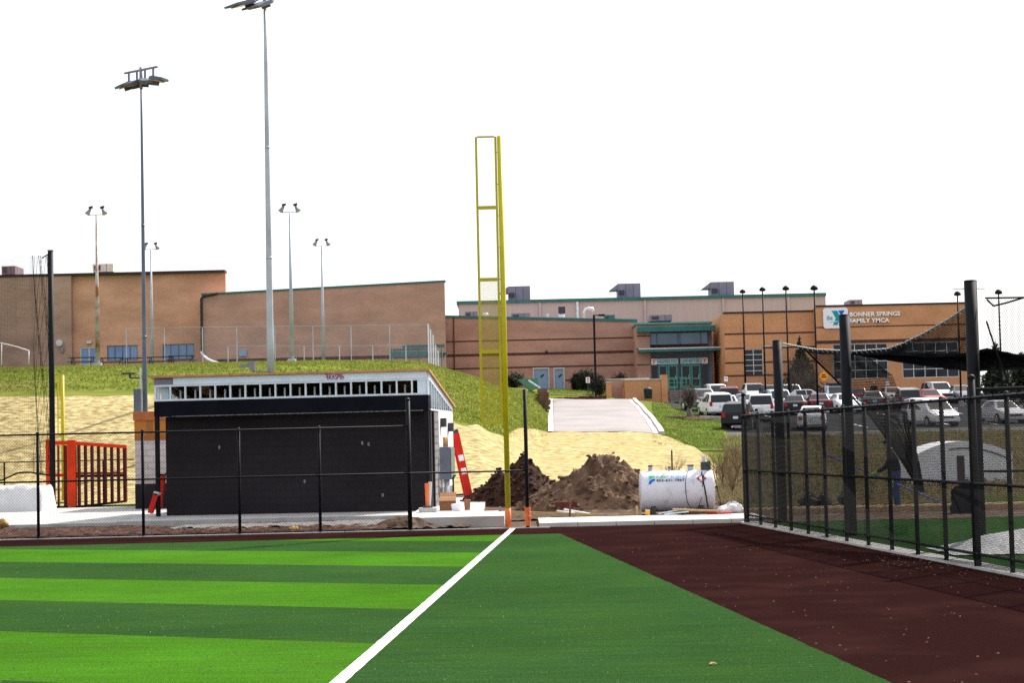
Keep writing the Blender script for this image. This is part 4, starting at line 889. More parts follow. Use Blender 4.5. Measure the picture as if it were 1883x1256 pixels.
def small_box(nm, u0, v0, u1, v1, Y, dep, m_, label, cat, extra=None):
    x0, x1, z0, z1 = rect(u0, v0, u1, v1, Y); t = thing(nm, label, cat, ((x0+x1)/2, Y+dep/2, z0)); q = MB(); q.box(x0, x1, Y, Y+dep, z0, z1); part('body', q, m_, t); return t, (x0, x1, z0, z1)
CARD = mat('cardboard', (.26,.135,.065), .85, var=.15, scale=4)
t, r = small_box('cardboard_box', 808, 915, 838, 939, 49.3, .45, CARD, 'brown cardboard box beside the dugout corner', 'box')
q = MB(); q.add([(r[0],49.3,r[3]),(r[1],49.3,r[3]),(r[1]+.02,49.16,r[3]-.09),(r[0]-.02,49.16,r[3]-.09)], [(0,1,2,3)]); q.add([(r[0],49.75,r[3]),(r[1],49.75,r[3]),(r[1],49.9,r[3]+.12),(r[0],49.9,r[3]+.12)], [(0,1,2,3)]); part('flap', q, CARD, t)
def bucket(u, v0, v1, Y, r, m_, label, lid=None):
    a, b = P(u, v1, Y), P(u, v0, Y); t = thing('bucket', label, 'bucket', a); q = MB(); q.tube([a, V((a.x,a.y,b.z-.03)), V((a.x,a.y,b.z))], [r*.86,r,r*1.05], 16); part('pail', q, m_, t)
    q = MB(); q.tube([(a.x,a.y,b.z+.002),(a.x,a.y,b.z+.03)], [r*1.08,r*.98], 16); part('lid', q, lid or m_, t); return t
bucket(841, 929, 939, 49.0, .155, mat('bucket_white', (.75,.77,.85), .4, var=.04), 'low white bucket in front of the cardboard box')
bucket(859.5, 921, 939, 49.3, .085, mat('bucket_brown', (.24,.12,.06), .6), 'narrow brown pail right of the white bucket')
bucket(1191, 940, 951, 47.2, .06, mat('cooler_yellow', (.75,.33,.02), .5), 'small yellow water jug in front of the white tank', mat('cooler_white', (.6,.45,.3), .5))
# wrapped stub post on its pad
a = P(787, 934, 48.4); t = thing('wrapped_stub_post', 'short post wrapped in orange tape on a concrete pad at the dugout corner', 'post', a)
q = MB(); q.box(a.x-.23, a.x+.23, 48.2, 48.6, .262, a.z+.0); part('pad', q, CONC, t); q = MB(); q.tube([a, a+V((0,0,.62))], [.055,.075], 10); part('post', q, ORTAPE, t)
q = MB(); q.tube([a+V((.05,-.02,.05)), a+V((.07,-.02,.66))], [.03,.05], 6); part('tape_end', q, WFRAME, t); q = MB(); q.tube([a-V((0,0,.0)), a+V((0,0,.04))], .13, 10); part('base_plate', q, UNITD, t)
# bent standpipe
a = P(834, 918, 54); q = MB(); q.tube([a, a+V((0,0,.6)), a+V((.03,0,.66)), a+V((.08,0,.67))], .025, 6); single('standpipe', q, BLACK, 'thin black bent standpipe between cabinet and ladder', 'pipe')
# orange-topped wall left of the dugout
x0, x1, _, _ = rect(247, 760, 312, 800, 61); t = thing('small_block_building', 'orange-topped pale block wall beside the left end of the dugout', 'building', ((x0+x1)/2, 63, .1))
zA, zB, zC, zD = [P(270, v, 61).z for v in (757, 810, 890, 936)]
q = MB(); q.box(x0, x1+1.2, 61, 65, zB, zA-.28); part('upper_wall', q, ORBLK, t); q = MB(); q.box(x0-.03, x1+1.2, 60.94, 65.1, zA-.278, zA); part('cornice', q, mat('orange_trim', (.32,.095,.03), .7, var=.15), t)
q = MB(); q.box(x0+.01, x1+1.2, 61.02, 65, zC, zB-.003); part('wall', q, PALEBLK, t); q = MB(); q.box(x0, x1+1.2, 61.0, 65, .05, zC-.003); part('plinth', q, BLKWALL, t)
# leaning red saw-horses
for (ua, va, ub, vb, Y, l) in ((276,944,287,908,52.0,'short red stand leg leaning beside the black dugout post'),(292,936,299,872,53.0,'taller red stand leg between the dugout post and wall')):
    a, b = P(ua, va, Y), P(ub, vb, Y); t = thing('red_stand', l, 'stand', a); d = b-a; s_ = d.cross(V((0,1,0))).normalized()
    q = MB(); q.obox((a+b)/2, d/2, (0,.05,0), s_*.065); part('leg', q, REDP, t); q = MB(); q.obox((a+b)/2+V((0,.3,0)), d/2, (0,.03,0), s_*.04); part('leg', q, REDP, t)
    q = MB(); q.obox(a+d*.35+V((0,.15,0)), (0,.16,0), d.normalized()*.03, s_*.03); part('brace', q, REDP, t); q = MB(); q.obox(b+V((0,.15,0)), (0,.2,0), d.normalized()*.04, s_*.07); part('top', q, WFRAME, t)

# ================================================================== orange frames at the left
YO = 64.5
fr = thing('orange_gate_frame', 'bright orange-red slatted steel frame standing on the walkway', 'frame', P(160, 937, YO))
def ob(nm, u0, v0, u1, v1, Y, dep, m_=ORNG, par=None, drop=0):
    a, b = P((u0+u1)/2, v1, Y), P((u0+u1)/2, v0, Y); w = (u1-u0)/F*Y; q = MB(); q.box(a.x-w/2, a.x+w/2, Y, Y+dep, a.z-drop, b.z); return part(nm, q, m_, par or fr)
SLATR = mat('shaded_red_steel', (.11,.012,.008), .6, var=.2, scale=4)  # slats' shadowed sides painted in as a darker red
ob('main_post', 125, 809.5, 139, 932, YO, .25)
ob('post', 85, 809, 95, 938, YO+.2, .2)
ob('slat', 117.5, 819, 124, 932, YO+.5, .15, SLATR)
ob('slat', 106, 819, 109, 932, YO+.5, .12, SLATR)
ob('top_rail', 95.5, 811, 124.5, 818.5, YO+.1, .14); ob('mid_rail', 95.5, 871.5, 124.5, 877, YO+.6, .1); ob('bottom_rail', 95.5, 931, 124.5, 936, YO+.6, .1, BLACK)
for i in range(8):
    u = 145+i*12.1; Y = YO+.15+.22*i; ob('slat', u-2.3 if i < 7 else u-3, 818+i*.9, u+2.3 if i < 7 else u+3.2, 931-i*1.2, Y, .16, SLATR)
q = MB(); a, b = P(139, 815.5, YO+.1), P(233, 822, YO+1.8); q.obox((a+b)/2, (b-a)/2, (0,.06,0), (0,0,.062)); part('top_rail', q, ORNG, fr)
for (va, vb, m_, hh) in ((871, 870, REDP, .035), (876, 874.5, BLACK, .045), (933, 922, BLACK, .04)):
    q = MB(); a, b = P(139, va, YO+.45), P(233, vb, YO+2.1); q.obox((a+b)/2, (b-a)/2, (0,.04,0), (0,0,hh)); part('mid_rail' if va < 900 else 'bottom_rail', q, m_, fr)
# net pole and net at the far left
np_ = P(97.5, 936, 63); zt_ = P(97, 461, 63).z
t = thing('net_pole', 'tall black net pole standing in front of the orange frame', 'pole', V((np_.x,63,.1)))
q = MB(); q.tube([(np_.x,63,.1),(np_.x,63,zt_)], .095, 14); part('pole', q, BLACK, t, True); q = MB(); q.tube([(np_.x,63,zt_),(np_.x,63,zt_+.04)], .11, 14); part('cap', q, WFRAME, t)
q = MB(); q.tube([(np_.x-.05,62.95,zt_-.1),(np_.x-.28,62.95,zt_-.25)], .02, 6); part('pulley_arm', q, BLACK, t)
def lnet(s, tt):
    x = np_.x-.05-5.2*s; top = zt_-.15; bot = 1.2+.22*abs(math.sin(s*9.5))-.25*s
    fold = .10*math.sin(s*55)*(1-s)**6
    return V((x+.12*math.sin(tt*3.1)*(.4 if s < .05 else .1)+fold, 63+.22*math.sin(s*17+tt*2)*tt, top+(bot-top)*tt))
q = MB(); q.net(lnet, 110, 170, .0028)
for k in range(22):
    s = (k/22)**1.5*.10; q.tube([lnet(s+.012*math.sin(j*.9+k), j/14) for j in range(15)], .006, 3, False)
nt = single('backstop_net', q, NET, 'black safety net hanging from the tall pole at the left edge', 'net')
q = MB(); q.tube([lnet(i/60, 1) for i in range(61)], .03, 5)
part('hem', q, NET, nt)
# white covered mound
def mound(s, tt):
    x = P(-90, 900, 61).x+(P(78, 900, 61).x-P(-90, 900, 61).x)*s; e = min(1, min(s, 1-s)*30); e2 = min(1, min(tt, 1-tt)*8)
    return V((x+.05*mnoise.noise(V((s*9, tt*4, 0))), 61+1.9*tt, .12+(.82+.12*mnoise.noise(V((s*6, tt*3, 2)))+.05*mnoise.noise(V((s*22, tt*9, 6))))*math.sqrt(max(0, e*e2))))
q = MB(); q.grid(mound, 40, 16); single('tarp_cover', q, mat('white_tarp', (.62,.62,.62), .6, var=.08, scale=2, bump=.03), 'white tarp-covered heap under the net at the left edge', 'tarp', smooth=True)
for (u, v, Y, r, l) in ((4, 963, 46.2, .12, 'straw-coloured burlap roll on the mulch at the left edge'), (541, 974, 44.6, .09, 'straw-coloured burlap ball lying behind the dugout fence')):
    a = P(u, v, Y); q = MB(); q.ball(a, r*1.15, r, r*.9, 14, 9, .35, u); q.ball(a+V((r*.9,0,-r*.35)), r*.6, r*.6, r*.45, 10, 6, .4, u+1); single('burlap_roll', q, mat('burlap', (.40,.26,.09), .9, var=.3, scale=18, bump=.01), l, 'burlap roll', smooth=True)
# ================================================================== dirt piles, tank, site clutter
def pile(cx, cy, rx, ry, H, z0, peaks, label, seed, m_):
    q = MB(); n = 64
    def hgt(x, y):
        best = 0
        for (px, py, ph, pr) in peaks:
            d = math.hypot((x-px)/pr, (y-py)/(pr*ry/rx)); best = max(best, ph*max(0, 1-d)**.92)
        nz = mnoise.fractal(V((x*1.6+seed, y*1.6, seed)), .9, 2.1, 5)
        nz2 = abs(mnoise.noise(V((x*5+seed, y*5, 1))))
        return best*(1+.22*nz)+(.10*nz2+.03*nz)*min(1, best*3)
    q.grid(lambda s, t: (cx-rx+2*rx*s, cy-ry+2*ry*t, z0-.03+hgt(-rx+2*rx*s, -ry+2*ry*t)), n, n)
    o = single('dirt_pile', q, m_, label, 'dirt pile', base=(cx, cy, z0))
    c = MB(); rnd = random.Random(seed)
    for k in range(420):
        x, y = rnd.uniform(-rx, rx), rnd.uniform(-ry, ry*.5); h = hgt(x, y)
        if h < .03: continue
        r = rnd.choice([.02,.03,.03,.045,.07]); c.ball((cx+x, cy+y, z0+h), r*rnd.uniform(.8,1.6), r, r*rnd.uniform(.6,1), 6, 4, .5, k)
    part('clods', c, m_, o, kind='stuff')
    return o
DIRTD = mat('dark_brown_soil', (.018,.008,.0055), .95, scale=4, c2=(.055,.026,.018), detail=8, bump=.05, bscale=12, spec=.1)  # darker brown than the soil of the broad pile
DIRTM = mat('dry_brown_soil', (.060,.034,.022), .95, scale=2.2, c2=(.165,.102,.066), detail=8, thr=(.35,.65), bump=.04, bscale=14, spec=.1)
c = P(950, 925, 56.5); pile(c.x, 56.5, 1.75, 1.7, 1.5, .1, [(.25,.1,1.46,1.5),(-.45,.2,1.05,1.3),(-1.0,0,.62,.85),(.85,-.2,.95,1.1)], 'darker dirt pile behind the yellow foul pole', 3, DIRTD)
c = P(1097, 940, 52.2); pile(c.x, 52.2, 2.5, 2.0, 1.5, .08, [(.28,.1,1.62,1.9),(-.6,.1,1.12,1.6),(.75,-.1,1.3,1.4),(-1.35,.3,.72,1.15)], 'broad brown dirt pile left of the white tank', 8, DIRTM)
# rubble strip in front of the piles
q = MB(); q.grid(lambda s, t: (-.4+5.4*s, 47.3+3.2*t, .045+.09*abs(mnoise.noise(V((s*16, t*8, 5))))+.07*t), 90, 30); struct('churned_ground', q, DIRT, True)
q = MB(); q.grid(lambda s, t: (-3.6+2.5*s, 44.25+1.5*t, .06+.24*max(0, 1-((s-.38)/.3)**2)*max(0, 1-((t-.6)/.4)**2)+.06*mnoise.noise(V((s*14, t*7, 2)))), 50, 24); struct('spoil_heap', q, DIRT, True)
# fuel tank
TY = 47.9; x0, x1, z0, z1 = rect(1180, 866, 1315, 945, TY)
R = (z1-.14)/2; zc = .14+R; tk = thing('fuel_tank', 'white horizontal fuel tank with printed logo on the dirt', 'tank', ((x0+x1)/2, TY+R, .1))
TW = mat('tank_white', (.56,.56,.63), .45, var=.05, scale=2, dirt=((.34,.32,.34), 3.0, .58, .78))
prof = [(0,.93),(.02,.97),(.045,.992),(.07,1.0)]; q = MB(); pts = []; rs = []
for d_, k in prof: pts.append((x0+d_, TY+R, zc)); rs.append(R*k)
for d_, k in reversed(prof): pts.append((x1-d_, TY+R, zc)); rs.append(R*k)
q.tube(pts, rs, 48); part('shell', q, TW, tk, True)
for xx in (x0+.3, x1-.35): q = MB(); q.box(xx-.06, xx+.06, TY+.15, TY+2*R-.15, .06, .3); part('saddle', q, UNITD, tk)
def tp_(u, v): # point on the tank's front surface for photo pixel
    d = ray(u, v); o = V((0,0,EYE)); a = d.y**2+d.z**2; oy, oz = o.y-(TY+R), o.z-zc; b = 2*(d.y*oy+d.z*oz); cc = oy*oy+oz*oz-(R*1.004)**2
    disc = b*b-4*a*cc; s = (-b-math.sqrt(max(0, disc)))/(2*a); return o+d*s
def decal(nm, polyuv, m_, lift=.004):
    q = MB(); p = [tp_(*a) for a in polyuv]; q.prism(p, (0,-lift,lift*.3)); return part(nm, q, m_, tk)
decal('printed_logo', [(1193,875.5),(1205,875.5),(1203,878.5),(1197,881),(1193,884)], LGREEN); decal('printed_logo', [(1192.5,891),(1193.5,886),(1198,882),(1204.5,880.5),(1204.5,884.5),(1199,887),(1197,891)], LBLUE)
def tank_text(txt, ua, ub, v, vt, m_):
    a, b, c_ = tp_(ua, v), tp_(ub, v), tp_((ua+ub)/2, vt); m0 = (a+b)/2; a.z = b.z = m0.z; a.y = b.y = m0.y
    ez = c_-tp_((ua+ub)/2, v); mb = text_mb(txt, a+V((0,-.012,.004)), (1,0,0), ez, ez.length/.73, .003, .012, b.x-a.x); part('printed_lettering', mb, m_, tk)
tank_text('FLEET', 1206, 1230, 879, 875.4, LGREEN); tank_text('FUELS', 1233, 1259.5, 879, 875.2, mat('ink_blue_pale', (.10,.35,.75), .5)); tank_text('855-631-7867', 1207, 1259, 885.5, 881.2, LBLK)
decal('hazard_placard', [(1289.5,872.5),(1299.5,880),(1290,888),(1280,880)], mat('placard_red', (.36,.02,.06), .5), .006)
decal('placard_centre', [(1289.5,876),(1294,880),(1290,883),(1285,880)], SIGNW, .009)
for (u, v, r, h) in ((1196,866,.055,.11),(1270,866,.075,.10),(1231,867,.03,.06)):
    a = P(u, v, TY+R); q = MB(); q.tube([V((a.x,TY+R,zc+R-.02)), V((a.x,TY+R,zc+R+h))], r, 10); cp = part('filler_neck', q, GALV, tk); q = MB(); q.tube([V((a.x,TY+R,zc+R+h)), V((a.x,TY+R,zc+R+h+.035))], r*1.15, 10); part('cap', q, UNITD, cp)
a = P(1236, 862, TY+R); q = MB(); q.tube([V((a.x,TY+R,zc+R-.02)), V((a.x,TY+R,zc+R+.52))], .022, 6); part('vent_pipe', q, mat('rust_pipe', (.08,.04,.03), .8), tk)
px_ = P(1296, 850, TY+R).x
q = MB(); q.box(px_-.10, px_+.14, TY+R-.1, TY+R+.12, zc+R-.01, zc+R+.20); pm = part('pump', q, UNITD, tk); q = MB(); q.tube([(px_-.02,TY+R,zc+R+.2),(px_-.03,TY+R,zc+R+.36)], .05, 8); part('pump_handle', q, WFRAME, pm); q = MB(); q.box(px_+.04, px_+.13, TY+R-.14, TY+R-.102, zc+R+.12, zc+R+.22); part('gauge', q, mat('gauge_green', (.01,.10,.03), .5), pm)
def hose(uvs, r):
    pts = []
    for (u, v) in uvs:
        p = tp_(u, v) if 868 < v < 930 else P(u, v, TY-.05); pts.append(p+V((0,-.02,0)))
    q = MB(); q.tube(pts, r, 6); part('hose', q, RUBBER, tk, True)
hose([(1290,868),(1293,885),(1297,905),(1302,934)], .018); hose([(1264,868),(1260,885),(1261,905),(1264,925),(1272,936)], .008); hose([(1302,864),(1294,872),(1292,890),(1289,920),(1283,936)], .008)
q = MB(); q.tube([P(1306,858,TY+R-.1), P(1312,868,TY+.3), P(1318,895,TY), P(1324,920,TY-.1), P(1326,940,TY-.15)], .012, 6); part('hose', q, RUBBER, tk, True)

# boards, pipes and rubbish in front of the tank
def board(u0, v0, u1, v1, Y0, Y1, w, h, m_, label, nm='board'):
    a, b = P(u0, v0, Y0), P(u1, v1, Y1); d = b-a; s_ = d.cross(V((0,0,1))).normalized(); n_ = s_.cross(d).normalized(); q = MB(); q.obox((a+b)/2, d/2, s_*w/2, n_*h/2); single(nm, q, m_, label, 'board')
board(1237,937,1322,940,47.0,46.9,.16,.04,LUMBER,'pale plank on top of the lumber heap before the tank')
board(1250,941,1318,941,47.1,47.0,.2,.05,mat('osb',(.30,.15,.06),.9,var=.3,scale=9),'brown panel strip beneath the pale plank')
board(1300,945,1345,943.5,46.9,46.9,.12,.04,REDP,'red painted board at the right of the lumber heap')
board(1210,945,1262,936,46.9,47.0,.05,.03,FOIL,'thin silver pipe lying left of the lumber heap','metal_pipe'); board(1222,946,1266,941,46.8,46.9,.05,.03,FOIL,'lower thin silver pipe beside the yellow jug','metal_pipe')
board(1338,950,1372,949,46.0,45.8,.10,.04,LUMBER,'upper loose plank at the fence corner'); board(1335,955,1372,955.5,45.4,45.2,.10,.04,LUMBER,'middle loose plank at the fence corner'); board(1330,960,1372,960.5,44.8,44.7,.10,.035,LUMBER,'lowest loose plank at the fence corner')
board(1284,955,1305,954.5,45.4,45.4,.12,.02,mat('old_board',(.12,.07,.06),.9,var=.3),'short dark offcut lying on the white sidewalk'); board(1162,963.5,1330,961,44.9,44.9,.05,.02,mat('grey_batten',(.2,.19,.18),.9),'long grey batten lying on the front edge of the sidewalk')
board(921,943,1110,949,47.9,47.6,.045,.10,LUMBER,'long pale form board behind the foul pole'); board(1118,950,1180,946.5,47.5,47.6,.045,.09,LUMBER,'short form board left of the white tank')
board(920,932,918,951,47.9,47.9,.09,.06,GREYBLK,'grey wooden form stake by the raised slab','form_stake'); board(1049,921,1047.5,953,47.4,47.4,.06,.05,mat('stake_brown',(.13,.06,.04),.9),'brown form stake before the broad dirt pile','form_stake'); board(1171,931,1172,951,47.4,47.4,.06,.05,LUMBER,'pale form stake left of the white tank','form_stake')
board(1022,929,1060,927,48.6,48.8,.1,.14,mat('rusty_box',(.11,.03,.02),.9,var=.3,scale=7),'rusty red metal beam end lying by the dirt pile','beam_offcut')
for (a_, l) in (((1024,940,1056,944),'white plastic pipe lying on the churned soil'),((1037,937,1085,945.5),'longer white plastic pipe crossing the shorter one')):
    q = MB(); q.tube([P(a_[0],a_[1],48.0), P(a_[2],a_[3],47.8)], .022, 8); single('plastic_pipe', q, SIGNW, l, 'pipe', smooth=True)
a = P(1345, 938, 47.4)
def bag(s, t): 
    an = 2*math.pi*s; k = 1+.35*mnoise.noise(V((math.cos(an)*1.5, math.sin(an)*1.5, t*2)))
    return V((a.x+.30*k*math.cos(an)*math.sin(math.pi*min(t+.02,.98))*1.1, a.y+.22*k*math.sin(an)*math.sin(math.pi*min(t+.02,.98)), .06+.30*(1-math.cos(math.pi*t))/2*k))
q = MB(); q.grid(bag, 22, 10); single('plastic_sheet', q, mat('plastic_sheet', (.55,.52,.55), .35, var=.2, scale=7, bump=.04), 'crumpled pale plastic sheet beside the fence corner', 'plastic sheet', smooth=False)
# culvert on the crest of the grass bank
q = MB(); a, b = P(952, 699, 150), P(990, 713, 148); q.prism([a+V((0,0,.05)), V((b.x,149,a.z+.1)), b+V((0,0,.1)), b+V((-.6,0,-.25))], (0,2.2,0)); single('green_hatch', q, mat('hatch_green', (.02,.10,.05), .6), 'green sloping cellar hatch on the crest of the grass bank', 'hatch')
q = MB(); a, b = P(972, 700, 147.6), P(993, 714, 147.2); q.tube([a, b], .09, 6); single('hatch_rail', q, FOIL, 'pale bar along the edge of the green hatch', 'rail')
# ================================================================== vegetation
LEAFD = mat('dark_leaf', (.020,.026,.012), .8, var=.45, scale=9, spec=.2); LEAFB = mat('brown_leaf', (.045,.032,.020), .9, var=.4, scale=9, spec=.1)
TWIG = mat('bare_twig', (.075,.06,.05), .95, var=.35, scale=5, spec=.1); TRUNK = mat('grey_bark', (.13,.11,.09), .95, var=.35, scale=8, bump=.01)
def leaves(c, rx, ry, rz, n, s, seed, shape=None):
    q = MB(); rnd = random.Random(seed); c = V(c)
    cl = [(V((rnd.gauss(0,1), rnd.gauss(0,1), rnd.gauss(0,1))).normalized(), rnd.uniform(.55,1.06)) for _ in range(max(6, n//60))]
    for k in range(n):
        d, rr = cl[k % len(cl)]; p = d*rr*rnd.uniform(.55, 1)+V((rnd.gauss(0,.17), rnd.gauss(0,.17), rnd.gauss(0,.17)))
        if shape: p = shape(p, rnd)
        p = c+V((p.x*rx, p.y*ry, p.z*rz)); a = V((rnd.gauss(0,1), rnd.gauss(0,1), rnd.gauss(0,1))).normalized(); b = a.orthogonal().normalized(); w = s*rnd.uniform(.5,1.2)
        q.add([p-a*w, p+b*w*.5, p+a*w, p-b*w*.5], [(0,1,2,3)])
    return q
def bush(u, v, Y, rx, rz, label, m_=LEAFD, n=900, s=.12):
    n = n*3
    a = P(u, v, Y); a.z = tz(a.x, Y); t = thing('bush', label, 'bush', a, None); part('foliage', leaves(a+V((0,0,rz*.95)), rx, rx*.8, rz, n, s, int(u)), m_, t)
    q = MB()
    for k in range(4): q.tube([a+V((.05*k-.1,0,-.05)), a+V((.2*k-.3, 0, rz*.9))], [.04,.015], 5)
    part('stem', q, TRUNK, t); return t
bush(945, 697, 172, .95, .75, 'dark rounded bush behind the grass crest right of the yellow pole', LEAFD, 900)
bush(1078, 712, 178, 1.0, 1.0, 'large dark clipped bush behind the white notice sign', LEAFD, 1500); bush(1060, 712, 179, .6, .9, 'dark bush at the left of the clipped pair by the service doors', LEAFD, 900)
bush(1140, 700, 176, 1.0, .95, 'dark bush behind the brick terrace wall', LEAFD, 1000)
bush(1100, 725, 167.5, .7, .9, 'low dark evergreen at the foot of the driveway lamp', LEAFD, 900)
def branch(q, p, d, L_, r, depth, rnd, spread):
    pts = [p]; rs = [r]; k = 4; cur = V(p); dd = V(d)
    for i in range(k):
        dd = (dd+V((rnd.gauss(0,.10), rnd.gauss(0,.10), rnd.gauss(.03,.06)))).normalized(); cur = cur+dd*L_/k; pts.append(cur.copy()); rs.append(r*(1-.55*(i+1)/k))
    q.tube(pts, rs, 5 if depth > 1 else 3, False)
    if depth > 0:
        for j in range(rnd.randint(3, 5)):
            i = rnd.randint(1, k); nd = (dd+V((rnd.gauss(0,spread), rnd.gauss(0,spread), rnd.uniform(-.1,.35)))).normalized(); branch(q, pts[i], nd, L_*rnd.uniform(.5,.75), rs[i]*.6, depth-1, rnd, spread)
def bare_tree(a, H, label, seed, spread=.6, nm='bare_tree', r=.09, depth=4, trunks=1, m_=TWIG):
    t = thing(nm, label, 'tree' if nm != 'bare_shrub' else 'shrub', a); rnd = random.Random(seed)
    q = MB(); q.tube([a-V((0,0,.1)), a+V((.02,0,H*.14)), a+V((-.01,.02,H*.28))], [r*1.3, r, r*.85], 8); part('trunk', q, TRUNK, t, True)
    q = MB()
    for k in range(6*trunks): branch(q, a+V((0,0,H*rnd.uniform(.18,.29))), V((rnd.gauss(0,.5), rnd.gauss(0,.5), 1)).normalized(), H*.40, r*.55, depth-1, rnd, spread)
    part('crown', q, m_, t); return t
a = P(1268, 779, 135); a.z = tz(a.x, 135)+.05; bare_tree(a, 3.0, 'small bare tree in a mulch ring on the grass verge', 5, .65, r=.17, depth=4)
q = MB(); q.grid(lambda s, t: (a.x+(1.75*t)*math.cos(6.2832*s), a.y+(2.2*t)*math.sin(6.2832*s), tz(a.x+1.75*t*math.cos(6.2832*s), a.y+2.2*t*math.sin(6.2832*s))+.12+.16*(1-t)), 24, 6); struct('mulch_ring', q, DIRTR, True)
for i, (u, Y, H, l) in enumerate(((1470,166,5.2,'tall dark bare tree against the orange wing behind the first net post'),(1490,160,3.6,'twiggy brown shrub tree right of the first net post'),(1452,158,3.2,'bare brown shrub just left of the dark bare tree'))):
    b_ = P(u, 740, Y); b_.z = tz(b_.x, Y); bare_tree(b_, H, l, 20+i, .35, r=.08, depth=4, trunks=3)
for i, (u, v, Y, H, l) in enumerate(((1330,925,58,1.9,'brown dead shrub right behind the white tank'),(1347,930,54,1.6,'brown dead shrub at the corner of the right fence'),(1318,905,66,1.8,'thin dead shrub above the right end of the tank'),(1357,910,62,2.1,'dead shrub against the edge of the right fence'),(1240,900,62,1.5,'sparse dead weed behind the tank vent pipe'))):
    b_ = P(u, v, Y); b_.z = tz(b_.x, Y); bare_tree(b_, H, l, 40+i, .5, 'bare_shrub', .018, 4, 2, mat('dead_stem', (.16,.105,.06), .95, var=.4, scale=6))
for i, (u, Y, H, l) in enumerate(((1474,169,5.4,'dark evergreen tree against the orange wing right of the first net post'),(1835,150,4.8,'dark evergreen tree behind the thick net post'),(1880,155,4.2,'dark evergreen tree at the right picture edge'),(1920,150,5,'dark evergreen tree beyond the right picture edge'))):
    b_ = P(u, 740, Y); b_.z = tz(b_.x, Y); t = thing('evergreen_tree', l, 'tree', b_); q = MB(); q.tube([b_, b_+V((0,0,H*.9))], [.2,.03], 8); part('trunk', q, TRUNK, t)
    part('crown', leaves(b_+V((0,0,H*.5)), 1.9, 1.9, H*.5, 2600, .26, 70+i, lambda p, rnd: V((p.x*(.62-.5*p.z), p.y*(.62-.5*p.z), p.z))), LEAFD, t)
# grass tufts on the banks (uncountable)
def tufts(nm, regions, n, h, m_, seed, dz=.05):
    q = MB(); rnd = random.Random(seed); tot = sum(r[4] for r in regions)
    for (y0, y1, ua, ub, wgt) in regions:
        for k in range(int(n*wgt/tot)):
            y = rnd.uniform(y0, y1); x = ux(rnd.uniform(ua, ub), y); z = tz(x, y)+dz; hh = h*rnd.uniform(.4,1.2); w = .04; an = rnd.uniform(0, 6.28); l = V((rnd.gauss(0,.5)*hh, rnd.gauss(0,.5)*hh, hh)); c_, s_ = math.cos(an)*w, math.sin(an)*w
            q.add([(x-c_,y-s_,z-.02),(x+c_,y+s_,z-.02),(x+l.x,y+l.y,z+l.z)], [(0,1,2)])
    return struct(nm, q, m_, False, 'stuff')
o = tufts('grass_tufts', [(91,130,-60,820,5),(86,150,820,1007,3),(130,160,-60,600,1)], 60000, .09, mat('tuft_green', (.10,.13,.022), .95, scale=.8, c2=(.21,.225,.05), detail=6, spec=0, leaf=.55), 1); 
o = tufts('verge_grass_tufts', [(94,162,1200,1330,2),(166,181,1010,1110,.5)], 16000, .10, mat('tuft_verge', (.07,.12,.022), .95, scale=.8, c2=(.15,.185,.04), detail=6, spec=0, leaf=.55), 2)
o = tufts('dry_weeds', [(52,110,1330,1960,5),(52,75,1320,1370,2)], 26000, .2, mat('dry_weed_blade', (.11,.085,.045), .9, scale=1, c2=(.23,.19,.10), detail=6, spec=0, leaf=.4), 4)
# scattered chips on the track, pale fibres on the turf
q = MB(); rnd = random.Random(9)
for k in range(800):
    y = 9+31*rnd.random()**1.6; x = trackx(y)+(fencex(y)-trackx(y))*rnd.random()
    if rnd.random() < .2: y = rnd.gauss(29, 1.6); x = fencex(y)-abs(rnd.gauss(.4,.5))
    s_ = rnd.uniform(.006,.018); an = rnd.uniform(0, 3.14); dx, dy = math.cos(an)*s_, math.sin(an)*s_
    q.add([(x-dx,y-dy,.002),(x+dy*.4,y-dx*.4,.004+s_*.5),(x+dx,y+dy,.004),(x-dy*.4,y+dx*.4,.003)], [(0,1,2,3)])
struct('leaf_chips', q, mat('leaf_chip', (.10,.055,.04), .9, scale=40, c2=(.34,.25,.20)), kind='stuff')
q = MB()
for k in range(6000):
    y = 11+29*rnd.random()**2.1; x = rnd.uniform(-.30*y, trackx(y)-.05)
    if abs(x-foulx(y)) < .1: continue
    s_ = rnd.uniform(.005,.014); an = rnd.uniform(0, 3.14); dx, dy = math.cos(an)*s_, math.sin(an)*s_
    q.add([(x-dx,y-dy,.004),(x+dx,y+dy,.006),(x+dx*.3,y+dy*.3,.006+s_*1.1)], [(0,1,2)])
struct('turf_fibres', q, mat('fibre_tip', (.09,.20,.05), .8, scale=50, c2=(.26,.38,.16)), kind='stuff')
a = G(1311, 1224); q = MB(); q.ball(a+V((0,0,.012)), .035, .02, .012, 8, 5, .5, 3); single('dry_leaf', q, mat('dry_leaf', (.55,.40,.22), .8), 'pale curled leaf lying on the dark turf near the front', 'leaf')
